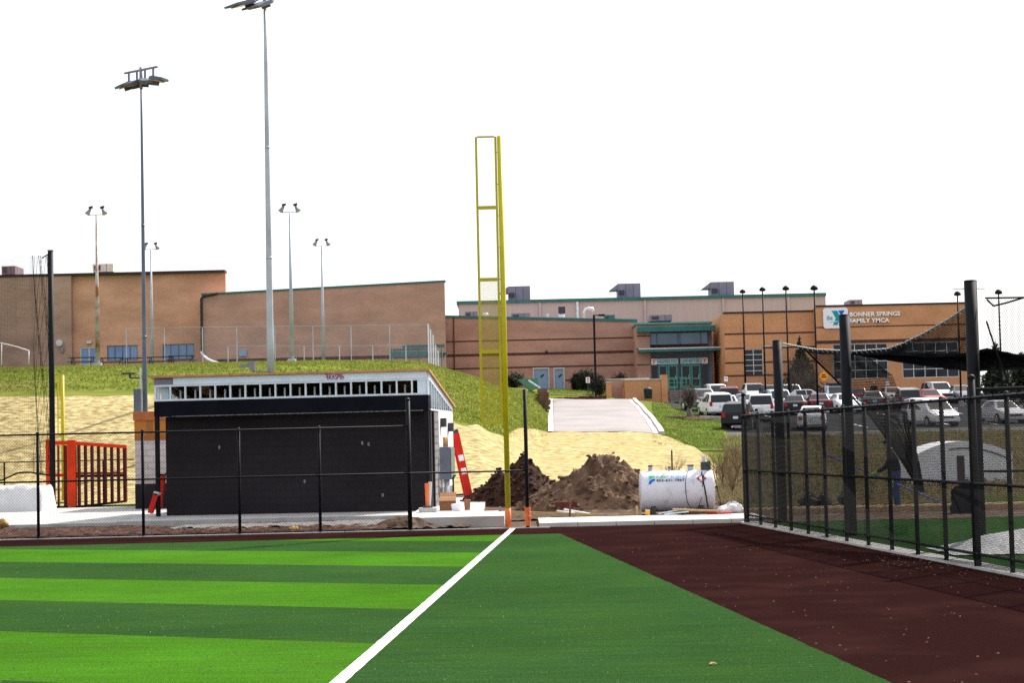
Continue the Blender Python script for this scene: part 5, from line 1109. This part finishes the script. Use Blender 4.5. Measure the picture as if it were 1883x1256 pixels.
# ================================================================== net posts and batting net
NP = []
for (u, vt, vb, l) in ((1437,627,960,'shortest looking black net post, near the fence corner'),(1564,580,985,'black net post in front of the wall sign'),(1800,517,1008,'thickest black net post at the right')):
    b = G(u+2, vb); top = P(u, vt, b.y); t = thing('net_post', l, 'post', b, 'batting net posts'); q = MB(); q.tube([b-V((0,0,.1)), V((b.x,b.y,top.z))], .112, 18); part('post', q, BLACK, t, True)
    q = MB(); q.tube([(b.x,b.y,top.z),(b.x,b.y,top.z+.02)], [.115,.10], 18); part('cap', q, BLACK, t); q = MB(); z = top.z-.12; q.tube([(b.x-.30,b.y,z),(b.x+.25,b.y,z-.01)], .010, 5); part('eye_bolt', q, GALV, t)
    NP.append(V((b.x, b.y, top.z)))
def npY(u):
    us = (1437,1564,1800,2040); yy = (NP[0].y, NP[1].y, NP[2].y, NP[2].y-4.5)
    for i in range(3):
        if u <= us[i+1] or i == 2: return yy[i]+(yy[i+1]-yy[i])*(u-us[i])/(us[i+1]-us[i])
def C(pts, u):
    for (a, b), (c, d) in zip(pts, pts[1:]):
        if u <= c: t = (u-a)/(c-a); return b+(d-b)*t
    return pts[-1][1]
rope = [(1440,631),(1470,637),(1500,642),(1570,645.5),(1632,641),(1660,631),(1700,612),(1745,586),(1788,557)]
low = [(1440,634),(1500,646),(1570,652),(1640,664),(1700,673),(1788,683),(1800,682),(1883,679),(2040,676)]
mid = [(1440,632),(1500,644),(1570,647),(1640,646),(1700,650),(1788,648),(1820,640),(1883,652),(2040,650)]
bn = thing('batting_net', 'black batting-cage net slung between the net posts on the right', 'net', (8,36,0))
q = MB(); q.tube([P(u, C(rope, u), npY(u)) for u in range(1440, 1789, 6)], .012, 5); part('head_rope', q, mat('pale_rope', (.45,.42,.40), .8), bn)
q = MB()
for u in range(1470, 1784, 9):
    c = P(u, C(rope, u)+2, npY(u)); r = .035; q.tube([c+V((r*math.cos(k*.785), 0, r*math.sin(k*.785))) for k in range(9)], .006, 4, False)
part('rings', q, GALV, bn, kind='stuff')
def up_net(s, t):
    u = 1470+318*s; v = C(rope, u)+2; w = C(mid, u)+6; return P(u, v+(w-v)*t, npY(u))+V((0,.1*math.sin(s*30+t*4)*t,0))
q = MB(); q.net(up_net, 170, 20, .0062); part('net', q, NET, bn, kind='stuff')
def roll(s, t):
    u = 1478+560*s; a, b = C(mid, u)+2, C(low, u)
    k = abs(mnoise.noise(V((s*22, t*3, 0))))*3; return P(u, a+(b-a)*t+k, npY(u)+.15*math.sin(math.pi*t)*3+.06*mnoise.noise(V((s*60, t*9, 1))))
for k in range(5):
    q = MB(); q.net(lambda s, t: roll(s, t)+V((.013*k, .10*k, .009*k)), 260, 13, .0055); part('gathered_net', q, NET, bn, kind='stuff')
def right_net(s, t):
    u = 1812+230*s; v = 547+6*s+.5*math.sin(s*9); w = C(mid, u)+5; return P(u, v+(w-v)*t+8*mnoise.noise(V((s*9, 0, 3)))*t, npY(u)+.1*math.sin(s*20))
q = MB()
for k in range(-26, 80):
    for sg in (1, -1):
        pts = []
        for j in range(11):
            t = j/10; s = (k+sg*t*13+(0 if sg == 1 else 13))/53
            if 0 <= s <= 1: pts.append(right_net(s, t))
        if len(pts) > 1: q.tube(pts, .0022, 3, False)
part('net', q, NET, bn, kind='stuff')
q = MB()
for pts in ([(1812,548),(1883,547),(2040,540)], [(1815,551),(1827,562.5),(1850,557),(1883,547),(1960,530)], [(1814,591),(1830,640),(1860,720)]):
    q.tube([P(u, v, npY(u)) for u, v in pts], .016, 5)
part('guy_rope', q, NET, bn)
sag = [(1478,641),(1535,697),(1600,765),(1650,835),(1693,905)]; sag2 = [(1600,660),(1640,690),(1668,760),(1690,850),(1700,905)]
def cp(pts, t):
    k = t*(len(pts)-1); i = min(int(k), len(pts)-2); f = k-i; return (pts[i][0]+(pts[i+1][0]-pts[i][0])*f, pts[i][1]+(pts[i+1][1]-pts[i][1])*f)
def drop(s, t):
    a, b = cp(sag, t), cp(sag2, t); s2 = s*s; return P(a[0]+(b[0]-a[0])*s, a[1]+(b[1]-a[1])*s, 42-4*s+.25*math.sin(s*18+t*5))
q = MB(); q.net(drop, 44, 60, .0062); q.tube([drop(0, i/30) for i in range(31)], .022, 5); part('hanging_net', q, NET, bn, kind='stuff')
def heap(cx, cy, r, h, label, seed):
    q = MB(); rnd = random.Random(seed)
    q.ball((cx, cy, h*.35), r, r*.7, h*.65, 22, 14, .28, seed)
    single('net_heap', q, NET, label, 'net', smooth=True)
a = P(1775, 930, 46.5); heap(a.x, 46.5, .36, .75, 'bunched black net hanging behind the tall fence post', 4)
q = MB(); a = P(1895, 985, 33)
q.grid(lambda s, t: (a.x-1.9+3.2*s, 30.5+2.2*t, .02+.34*(1-((s-.5)*2)**2)*(1-((t-.5)*2)**2)+.10*mnoise.noise(V((s*5, t*4, 8)))*(1-abs(2*t-1))), 30, 16); single('white_tarp', q, mat('grey_white_tarp', (.30,.31,.32), .6, var=.15, scale=3, bump=.03), 'rumpled white tarp on the bullpen turf at the right edge', 'tarp', smooth=True)
# bullpen edge timbers and white roofed shed
for i, (v, Y, l) in enumerate(((936,49.6,'far pale timber edging the bullpen turf'),(941,48.6,'middle pale timber edging the bullpen turf'),(946,47.5,'near pale timber edging the bullpen turf'))):
    q = MB(); z = .06; q.box(P(1376,v,Y).x, P(1960,v,Y).x, Y, Y+.14, .0, .14+.02*i); single('timber_edge', q, LUMBER, l, 'timber')
for (u, v, Y, w, l) in ((1488,936,50.5,.30,'left dark tool bag on the ground behind the right fence'),(1515,936,50.6,.22,'middle dark tool bag behind the right fence'),(1552,927,51,.18,'small upright dark tool case behind the right fence')):
    a = P(u, v, Y); q = MB(); q.ball((a.x,Y,.22), w, .2, .17, 12, 7, .3, u); q.tube([(a.x-w*.5,Y,.33),(a.x-w*.2,Y,.46),(a.x+w*.2,Y,.46),(a.x+w*.5,Y,.33)], .015, 5); single('tool_bag', q, RUBBER, l, 'bag')
YH = 60; hx0, hx1 = P(1682, 850, YH).x, P(1862, 850, YH).x; hz0 = tz((hx0+hx1)/2, YH)+.05; hz1 = P(1740, 812, YH).z
sh = thing('white_shed', 'white arched-roof shed seen through the right fence', 'shed', ((hx0+hx1)/2, YH+1, hz0))
SHW = mat('shed_white', (.74,.74,.76), .5, var=.08, scale=2); prof_ = []
for k in range(15):
    s = k/14; prof_.append((hx0+(hx1-hx0)*s, YH, hz0+(hz1-hz0)*(.42+.58*math.sin(math.pi*(.12+.76*s))**.8)))
q = MB(); q.prism([(hx0,YH,hz0)]+prof_+[(hx1,YH,hz0)], (0,2.4,0)); part('shell', q, SHW, sh)
q = MB(); q.tube([V((p[0],p[1]-.02,p[2]-.22)) for p in prof_[5:]], .025, 6); part('rib', q, UNIT, sh)
r = rect(1760, 838, 1773, 888, YH); q = MB(); q.box(r[0], r[1], YH-.03, YH-.002, hz0+.05, r[3]); dr = part('doorway', q, mat('shed_door', (.06,.03,.03), .7), sh); q = MB(); q.box(r[1]+.02, r[1]+.2, YH-.04, YH-.004, hz0+.2, r[3]-.1); part('door_leaf', q, SHW, sh)
# ================================================================== cars
def paint(name, c, rough=.25): return mat('car_'+name, c, .35, .05, var=.04, scale=1, spec=.3)
CGL = mat('car_glass', (.012,.016,.02), .12, var=.3, scale=2, spec=.3); TAIL = mat('tail_light', (.35,.01,.015), .3); HEADL = mat('head_light', (.7,.72,.75), .15); TRIMK = mat('car_trim', (.02,.02,.022), .6)
#  stations: y, half width, z bottom, z shoulder, half width top, z top
KIND = {
 'sedan': [(-2.35,.74,.42,.86,.68,.90),(-2.25,.86,.26,.95,.76,1.00),(-1.62,.90,.22,.98,.72,1.05),(-1.02,.90,.22,.96,.58,1.41),(-.1,.90,.22,.95,.60,1.46),(.45,.90,.22,.95,.58,1.42),(1.15,.90,.22,.94,.74,1.00),(2.12,.86,.25,.80,.74,.84),(2.35,.72,.36,.62,.64,.66)],
 'suv':   [(-2.32,.80,.50,1.0,.76,1.04),(-2.26,.92,.40,1.05,.80,1.10),(-2.08,.94,.32,1.08,.74,1.66),(-1.3,.94,.30,1.07,.72,1.76),(-.1,.94,.30,1.06,.72,1.78),(.42,.94,.30,1.06,.70,1.72),(1.15,.94,.30,1.06,.80,1.12),(2.1,.91,.34,.98,.80,1.02),(2.34,.80,.44,.80,.72,.84)],
 'van':   [(-2.5,.86,.44,.92,.82,.96),(-2.45,.97,.32,1.02,.86,1.06),(-2.22,.98,.26,1.05,.80,1.66),(-1.4,.98,.24,1.03,.78,1.76),(.1,.98,.24,1.02,.78,1.77),(.7,.98,.24,1.02,.74,1.68),(1.7,.97,.24,1.0,.80,1.06),(2.25,.92,.28,.84,.78,.88),(2.5,.80,.40,.66,.70,.70)],
 'pickup':[(-2.75,.92,.55,1.08,.90,1.10),(-2.7,.97,.45,1.10,.92,1.13),(-.72,.98,.42,1.10,.92,1.13),(-.55,.98,.42,1.12,.76,1.80),(.0,.98,.42,1.12,.76,1.86),(.55,.98,.42,1.12,.74,1.80),(1.25,.98,.42,1.12,.86,1.20),(2.45,.95,.45,1.04,.86,1.08),(2.75,.86,.55,.86,.78,.9)],
}
def car(kind, u, vb, Y, heading, pm, label, glassm=CGL, roofbox=False, plate=True):
    """heading in degrees: 0 = nose away from the viewer (tail shown), 180 = nose towards the viewer"""
    x = P(u, vb, Y).x; z = tz(x, Y)+.07; st = KIND[kind]
    slope = math.atan((tz(x, Y+2)-tz(x, Y-2))/4)
    t = thing({'van':'minivan'}.get(kind, kind), label, {'van':'minivan'}.get(kind, 'car' if kind == 'sedan' else kind), (x, Y, z), 'cars in the parking lot', math.radians(-heading))
    if abs(math.cos(math.radians(heading))) > .5: t.rotation_euler.x = slope*math.cos(math.radians(heading))
    q = MB(); rings = []
    for (y, w, zb, zs, wt, zt) in st:
        zm = zb+(zs-zb)*.55
        rings.append([(-w*.9,y,zb),(-w,y,zb+.12),(-w*1.01,y,zm),(-w*.96,y,zs),(-wt,y,zt-.03),(-wt*.86,y,zt),(wt*.86,y,zt),(wt,y,zt-.03),(w*.96,y,zs),(w*1.01,y,zm),(w,y,zb+.12),(w*.9,y,zb)])
    n = 12; vs = [p for r in rings for p in r]
    fs = [(i*n+j, i*n+(j+1) % n, (i+1)*n+(j+1) % n, (i+1)*n+j) for i in range(len(rings)-1) for j in range(n)] + [tuple(range(n))[::-1], tuple((len(rings)-1)*n+j for j in range(n))]
    q.add(vs, fs); body = part('body', q, pm, t, False, True)
    me = body.data
    def panel(nm, idx, k, off, m_, shr=.86):
        q = MB(); pts = [V(rings[a][b]) for a, b in idx]; c = sum(pts, V())/4; nn = (pts[1]-pts[0]).cross(pts[3]-pts[0]).normalized()
        if nn.dot(c-V((0, c.y*.6, .9))) < 0: nn = -nn
        q.prism([c+(p-c)*shr+nn*off for p in pts], nn*.006); return part(nm, q, m_, t, False, True)
    top = {'sedan':(2,3,4,5,6),'suv':(1,2,4,5,6),'van':(1,2,4,5,6),'pickup':(2,3,4,5,6)}[kind]
    a, b, c_, d, e = top
    panel('rear_window', [(a,4),(a,7),(b,7),(b,4)], 0, .032, glassm, .9); panel('windshield', [(d,4),(d,7),(e,7),(e,4)], 0, .032, glassm, .9)
    for (i0, i1) in ((b, b+1), (b+1, d)) if b+1 < d else ((b, d),):
        panel('side_window', [(i0,3),(i1,3),(i1,4),(i0,4)], 0, .006, glassm, .88); panel('side_window', [(i0,8),(i1,8),(i1,7),(i0,7)], 0, .006, glassm, .88)
    yr, yf = st[0][0], st[-1][0]; wr = st[1][1]; zs = st[1][3]
    wy = (yr+.85, yf-.9); R = .33 if kind in ('sedan', 'van') else .38
    for y in wy:
        for s in (-1, 1):
            xx = s*(st[4][1]-.09); q = MB(); q.tube([(xx-.11,y,R-.05),(xx+.11,y,R-.05)], R, 18); wh = part('wheel', q, RUBBER, t, False, True)
            q = MB(); q.tube([(xx+s*.112,y,R-.05),(xx+s*.125,y,R-.05)], [R*.66,R*.6], 14); part('rim', q, CHROME, wh, False, True)
            q = MB(); q.tube([(s*(st[4][1]*.7),y,R-.03),(s*(st[4][1]*1.008),y,R-.03)], R*1.16, 18); part('wheel_arch', q, TRIMK, t, False, True)
    tall = kind in ('suv', 'van', 'pickup')
    for s in (-1, 1):
        q = MB(); q.box(s*wr*.80-.10, s*wr*.80+.10, yr-.04, yr+.12, zs-.28 if not tall else zs-.22, zs-.06 if not tall else zs+.10); part('tail_light', q, TAIL, t, False, True)
        q = MB(); wf = st[-1][1]; zf = st[-1][3]; q.box(s*wf*.82-.13, s*wf*.82+.13, yf-.12, yf+.03, zf-.10, zf+.06); part('headlight', q, HEADL, t, False, True)
        q = MB(); yo = st[e][0]-.25; xm = s*(st[e][1]+.09); q.box(xm-.10, xm+.10, yo-.05, yo+.07, st[e][3]+.02, st[e][3]+.18); part('mirror', q, pm, t, False, True)
    q = MB(); q.box(-wr*.95, wr*.95, yr-.09, yr+.15, st[0][2]-.02, st[0][2]+.20); part('rear_bumper', q, pm if kind != 'pickup' else CHROME, t, False, True)
    wf = st[-1][1]; q = MB(); q.box(-wf*1.02, wf*1.02, yf-.15, yf+.07, st[-1][2]-.06, st[-1][2]+.12); part('front_bumper', q, pm if kind != 'pickup' else CHROME, t, False, True)
    q = MB(); q.box(-wf*.55, wf*.55, yf-.02, yf+.035, st[-1][2]+.14, st[-1][3]-.02); part('grille', q, TRIMK, t, False, True)
    q = MB(); q.box(-.16, .16, yr-.105, yr-.092 if True else 0, st[0][2]+.24, st[0][2]+.40); part('license_plate', q, mat('plate', (.45,.58,.68), .5), t, False, True)
    if kind == 'pickup': q = MB(); q.box(-.82, .82, yr+.12, st[2][0]-.1, 1.132, 1.137); part('bed', q, TRIMK, t, False, True)
    if roofbox:
        q = MB(); q.box(-.5, .5, -1.2, .3, 1.80, 2.02); part('roof_rack', q, TRIMK, t, False, True)
    return t
WHT = paint('white', (.72,.72,.74)); SIL = paint('silver', (.40,.41,.44)); GRY = paint('grey', (.12,.12,.13)); BLK = paint('black', (.012,.012,.015)); RED = paint('red', (.22,.012,.02)); BLU = paint('pale_blue', (.42,.50,.58)); MAR = paint('maroon', (.10,.02,.03)); TAN = paint('tan', (.34,.30,.27))
car('van', 1316, 769, 142, -4, WHT, 'white minivan seen from behind beside the grass verge')
car('suv', 1290, 748, 152, 160, GRY, 'dark grey SUV facing out behind the white minivan', roofbox=False)
car('suv', 1360, 797, 119, 12, BLK, 'black SUV tail half hidden by the corner of the right fence')
car('pickup', 1400, 765, 133, 8, WHT, 'big white pickup just left of the first net post')
car('sedan', 1374, 747, 148, 170, BLU, 'pale blue-white sedan facing the viewer behind the big white pickup')
car('suv', 1340, 738, 158, 5, MAR, 'dark maroon SUV showing red tail light right of the dark grey SUV')
car('pickup', 1384, 722, 168, 175, WHT, 'white pickup parked farthest back near the brick wing window')
car('suv', 1452, 727, 162, 172, WHT, 'white SUV right behind the first net post')
car('suv', 1421, 728, 163, 178, GRY, 'grey SUV just left behind the first net post')
car('sedan', 1480, 735, 157, 80, SIL, 'silver sedan parked sideways behind the red-lit sedan')
car('sedan', 1505, 750, 146, 4, MAR, 'dark red sedan with bright tail lights left of the middle net post')
car('suv', 1536, 740, 156, 178, BLU, 'pale blue SUV with dark roof load left of the middle net post', roofbox=True)
car('sedan', 1604, 747, 149, 6, GRY, 'grey sedan just right of the middle net post')
car('sedan', 1578, 740, 160, 10, RED, 'red sedan mostly hidden behind the middle net post')
car('sedan', 1494, 800, 119, 10, WHT, 'white sedan seen through the mesh left of the middle net post')
car('suv', 1726, 737, 161, 174, SIL, 'silver SUV facing the viewer under the right-hand windows')
car('sedan', 1708, 745, 150, 176, RED, 'reddish sedan with glaring windshield in front of the silver SUV')
car('van', 1712, 802, 120, 168, WHT, 'white minivan behind the fence mesh near the kerb')
car('sedan', 1764, 738, 160, 175, GRY, 'dark sedan left of the thickest net post')
car('suv', 1862, 725, 158, 100, BLK, 'black SUV parked sideways at the right picture edge')
car('sedan', 1842, 790, 122, 172, SIL, 'silver sedan behind mesh right of the thickest net post')
car('suv', 1318, 728, 166, 174, WHT, 'white SUV at the back left of the lot near the entrance steps')
car('sedan', 1338, 752, 146, 6, SIL, 'silver sedan just right of the white minivan')
car('suv', 1432, 752, 147, 178, BLU, 'pale blue SUV directly behind the first net post')
car('sedan', 1462, 752, 144, 8, BLK, 'black sedan right of the first net post')
car('sedan', 1552, 752, 144, 176, WHT, 'white sedan just left of the middle net post')
car('sedan', 1640, 740, 158, 178, TAN, 'tan sedan parked under the left-hand wide window')
car('suv', 1668, 752, 146, 5, GRY, 'grey SUV left of the reddish sedan')
# ================================================================== signs near the lot
def post_sign(u, v, Y, w, h, m_, label, diamond=False, sub=None):
    c = P(u, v, Y); z0 = tz(c.x, Y); t = thing('notice_sign', label, 'sign', (c.x, Y, z0)); q = MB(); q.tube([(c.x,Y+.03,z0),(c.x,Y+.03,c.z)], .03, 6); part('post', q, UNITD, t)
    q = MB(); 
    if diamond: q.prism([(c.x-w,Y,c.z),(c.x,Y,c.z-w),(c.x+w,Y,c.z),(c.x,Y,c.z+w)], (0,-.02,0))
    else: q.box(c.x-w, c.x+w, Y-.02, Y, c.z-h, c.z+h)
    p = part('plate', q, m_, t)
    if sub:
        q = MB()
        for k, (zz, ww) in enumerate(sub): q.box(c.x-ww, c.x+ww, Y-.026, Y-.021, c.z+zz-.05, c.z+zz+.05)
        part('print', q, LRED if not diamond else LBLK, p)
post_sign(1081, 699, 166, .18, .25, SIGNW, 'small white notice sign before the clipped bush by the driveway', sub=[(.1,.1),(-.1,.08)])
post_sign(1335, 697, 165, .16, .22, SIGNW, 'small white notice sign left of the brick wing window', sub=[(.05,.08)])
post_sign(1515, 692, 150, .42, 0, mat('sign_amber', (.75,.30,.01), .5), 'orange-yellow diamond warning sign below the wall sign', True, [(.1,.15),(-.06,.2)])
# ================================================================== picnic tables, bleacher, old fence on the plateau
def picnic(u, Y, label):
    x = P(u, 665, Y).x; z = tz(x, Y); t = thing('picnic_table', label, 'picnic table', (x, Y, z), 'picnic tables on the crest'); K = mat('picnic_dark', (.05,.055,.065), .7)
    q = MB(); q.box(x-.95, x+.95, Y-.38, Y+.38, z+.72, z+.77); part('table_top', q, K, t)
    for s in (-1, 1):
        q = MB(); q.box(x-.95, x+.95, Y+s*.72-.13, Y+s*.72+.13, z+.42, z+.46); part('bench', q, K, t)
        q = MB(); q.tube([(x+s*.7,Y-.75,z-.1),(x+s*.7,Y-.25,z+.72)], .035, 6); q.tube([(x+s*.7,Y+.75,z-.1),(x+s*.7,Y+.25,z+.72)], .035, 6); q.tube([(x+s*.7,Y-.75,z+.42),(x+s*.7,Y+.75,z+.42)], .03, 6); part('leg', q, K, t)
for u, Y, l in ((152,134,'leftmost dark picnic table near the double door'),(205,136,'dark picnic table under the left blue window'),(250,139,'dark picnic table beside the tall dark pole, to its left'),(295,136,'dark picnic table just right of the tall dark pole'),(335,135,'rightmost dark picnic table under the right blue window')): picnic(u, Y, l)
pf = thing('plateau_fence', 'pale galvanised fence along the crest behind the dugout', 'fence', (-10,138,8))
def fpost(u, v0, Y, r=.04, m_=GALV):
    a = P(u, v0, Y); z0 = tz(a.x, Y); q = MB(); q.tube([(a.x,Y,z0-.1),(a.x,Y,a.z)], r, 6); part('post', q, m_, pf); return a
ps = [fpost(u, 636.5-(u-420)*.003, 138) for u in (419, 559, 624, 685, 746)]
ph = [fpost(u, 601-(u-435)*.012, 141, .035) for u in (232, 302, 372, 435, 505, 575, 645, 716, 788)]
for pts, m in ((ps, .02), (ph, .02)): q = MB(); q.tube([(pts[0].x,pts[0].y,pts[0].z),(pts[-1].x,pts[-1].y,pts[-1].z)], m, 6); part('rail', q, GALV, pf)
q = MB(); chain_link(q, (ph[0].x,141), (ph[-1].x,141), 8.0, min(p.z for p in ph), .12, .0022); part('chain_link', q, GALV, pf, kind='stuff')
gt = thing('gate_panel', 'white-grey fence panels standing on edge at the right end of the crest', 'fence', P(795, 668, 136))
for i in range(5):
    a = P(787+i*4.6, 595+i*10.5+(8 if i > 2 else 0), 136-i*.3); z0 = tz(a.x, 136)-.2; q = MB(); q.box(a.x-.03, a.x+.03, 136-i*.3, 136.06-i*.3, z0, a.z); part('post', q, SIGNW, gt)
    q = MB()
    for k in range(5): q.box(a.x+.04+k*.028, a.x+.05+k*.028, 136-i*.3, 136.03-i*.3, z0, a.z-.1*k*.5)
    part('slat', q, GALV, gt, kind='stuff')
tb = thing('bleacher', 'low blue-green bleacher benches against the brown brick wall', 'bleacher', P(760, 662, 150)); TB = mat('bleacher_teal', (.07,.13,.15), .6, var=.15)
for i, (u0, u1, v0, v1) in enumerate(((716,786,646,657),(722,786,641,644.5),(740,818,634,639.5),(742,822,649,654.5))):
    r = rect(u0, v0, u1, v1, 150+i*.3); q = MB(); q.box(r[0], r[1], 150+i*.3, 150.25+i*.3, r[2], r[3]); part('bench', q, TB, tb)
for u in (720, 745, 770, 790, 812): a = P(u, 640, 150.1); z0 = tz(a.x, 150); q = MB(); q.box(a.x-.04, a.x+.04, 150.02, 151.2, z0-.4, a.z); part('support', q, TB, tb)
# white drain pipe from the downspout
q = MB(); q.tube([P(370,648,158), P(375,655,156), P(383,661,154), P(392,665,152), P(400,667,150)], .10, 8); single('drain_pipe', q, SIGNW, 'white curved drain pipe at the foot of the dark downspout', 'pipe', smooth=True)
q = MB(); q.tube([P(-8,629,152), P(12,633,152), P(32,638,152), P(53,645,152)], .05, 6); q.tube([P(53,645,152), P(53,670,152)], .04, 6); q.tube([P(3,631,152), P(3,672,152)], .04, 6); single('sloping_handrail', q, SIGNW, 'white sloping handrail in front of the far-left brick wall', 'handrail', smooth=True)
# ================================================================== people
SKIN = mat('skin', (.42,.24,.17), .6, var=.06)
def figure(name, joints, edges, radii, m_, parent, sub=2):
    me = bpy.data.meshes.new(name); me.from_pydata([tuple(j) for j in joints], edges, []); me.update(); o = bpy.data.objects.new(name, me); COL.objects.link(o)
    if parent: o.parent = parent
    sk = o.modifiers.new('skin', 'SKIN'); sk.use_smooth_shade = True
    for i, r in enumerate(radii): me.skin_vertices[0].data[i].radius = (r, r) if not isinstance(r, tuple) else r
    me.skin_vertices[0].data[0].use_root = True
    if sub: s_ = o.modifiers.new('sub', 'SUBSURF'); s_.levels = sub; s_.render_levels = sub
    bpy.context.view_layer.update(); dg = bpy.context.evaluated_depsgraph_get(); nm = bpy.data.meshes.new_from_object(o.evaluated_get(dg)); o.modifiers.clear(); o.data = nm; nm.materials.clear()
    for q in (m_ if isinstance(m_, (list, tuple)) else [m_]): nm.materials.append(q)
    return o
def assign(o, fn):
    for p in o.data.polygons: p.material_index = fn(p.center); p.use_smooth = True
def person(loc, yaw, label, jacket, trousers, hair, hands_local, lean=.0, cap=None, glove=None, scale=1.0):
    t = thing('person', label, 'person', loc, None, yaw); t.scale = (scale,)*3
    L = lambda x, y, z: V((x, y, z)); k = lean
    # facing +y locally; x right
    j = [L(0,0,.95), L(0,.02+k*.15,1.12), L(0,.04+k*.45,1.36), L(0,.05+k*.62,1.48), L(0,.07+k*.75,1.56), L(0,.09+k*.9,1.66), L(0,.09+k*.95,1.74)]
    r = [(.18,.14),(.19,.16),(.22,.17),(.12,.11),.055,.092,.07]
    e = [(0,1),(1,2),(2,3),(3,4),(4,5),(5,6)]
    for s, hand in ((-1, hands_local[0]), (1, hands_local[1])):
        i = len(j); sh_ = L(s*.20, .04+k*.5, 1.42); hnd = V(hand); el = (sh_+hnd)/2+V((s*.06, -.05, -.09))
        j += [sh_, el, hnd+(el-hnd)*.12, hnd+(hnd-el).normalized()*.07]; r += [.085,.065,.042,.042]; e += [(2,i),(i,i+1),(i+1,i+2),(i+2,i+3)]
        i = len(j); hx = s*.10
        j += [L(hx,0,.88), L(hx*1.25,.03,.50), L(hx*1.35,-.02,.10), L(hx*1.4,.02,.045), L(hx*1.5,.17,.035)]; r += [.11,.085,.065,.05,.045]; e += [(0,i),(i,i+1),(i+1,i+2),(i+2,i+3),(i+3,i+4)]
    o = figure('body', j, e, r, [SKIN, jacket, trousers, RUBBER, glove or SKIN], t)
    hl = [V(hands_local[0]), V(hands_local[1])]
    def f(c):
        if c.z < .085: return 3
        if min((c-h).length for h in hl) < .12: return 4
        if c.z < .97 and abs(c.x) < .24: return 2
        if c.z > 1.515+k*.02: return 0
        return 1
    assign(o, f)
    hc = j[5]; q = MB(); q.ball(hc+V((0,-.025,.045)), .105, .115, .10, 14, 9, .08, 2); part('hair', q, hair, t, True, True)
    if cap: q = MB(); q.ball(hc+V((0,0,.07)), .112, .12, .075, 14, 8); q.box(hc.x-.07, hc.x+.07, hc.y+.08, hc.y+.19, hc.z+.055, hc.z+.07); part('cap', q, cap, t, True, True)
    q = MB(); q.ball(hc+V((0,.10,-.01)), .016, .022, .022, 8, 5)
    q.ball(hc+V((.095,0,0)), .012, .02, .03, 6, 4); q.ball(hc+V((-.095,0,0)), .012, .02, .03, 6, 4); part('nose_and_ears', q, SKIN, t, True, True)
    q = MB()
    for s in (-1, 1): q.ball(hc+V((s*.034,.088,.02)), .011, .008, .009, 6, 4)
    q.ball(hc+V((0,.09,-.05)), .024, .006, .006, 6, 4); part('eyes_and_mouth', q, LBLK, t, False, True)
    # fingers
    for h, s in zip(hl, (-1, 1)):
        q = MB(); sh_ = V((s*.20, .04, 1.42)); d = (h-sh_).normalized(); sd_ = d.cross(V((0,0,1))).normalized(); up_ = sd_.cross(d)
        for n_ in range(4):
            b_ = h+d*.09+sd_*(.024*(n_-1.5)); q.tube([b_, b_+d*(.04+.006*(n_ % 3))-up_*.01, b_+d*.05-up_*.045, b_+d*.02-up_*.06], [.010,.010,.009,.007], 6)
        b_ = h+d*.04+sd_*.04; q.tube([b_, b_+d*.03+sd_*.025, b_+d*.06+sd_*.02], [.011,.010,.008], 6); part('fingers', q, glove or SKIN, t, True, True)
    return t
Yw = 48.9; w0 = P(1650, 935, Yw); w0.z = tz(w0.x, Yw)+.02
JACK = mat('dark_jacket', (.016,.014,.018), .9, var=.2, scale=14); JEAN = mat('blue_jeans', (.035,.07,.18), .9, var=.25, scale=16); GLV = mat('green_glove', (.20,.42,.02), .7)
# pole runs from upper left to lower right in front of the worker
pa, pb = P(1513, 834, Yw-.42), P(1748, 932, Yw-.30)
def onpole(u): k = (u-1513)/(1748-1513); return pa+(pb-pa)*k
# worker faces left (-x): local +y -> world -x  => yaw = 90 deg
def to_local(pw): d = pw-w0; return V((d.y, -d.x, d.z))
hl_, hr_ = to_local(onpole(1605)), to_local(onpole(1640))
wk = person(w0, math.pi/2, 'person in dark jacket and blue jeans holding a long blue pole behind the right fence', JACK, JEAN, mat('grey_hair', (.3,.28,.27), .9), (hl_, hr_), .12, mat('dark_cap', (.02,.018,.035), .8), GLV)
q = MB(); q.tube([pa, onpole(1640), pb], .018, 8); single('blue_pole', q, mat('blue_pole', (.03,.07,.42), .5), 'long blue pole held by the worker behind the right fence', 'pole', smooth=True)
p2 = P(1608, 745, 164); p2.z = tz(p2.x, 164)+.07
person(p2, math.pi*.9, 'person with fair hair and dark clothes walking by the brick wall behind the grey sedan', mat('dark_coat', (.02,.022,.04), .9), mat('dark_trousers', (.03,.035,.07), .9), mat('fair_hair', (.42,.22,.09), .8), (V((-.30,.12,.88)), V((.30,.06,.86))))
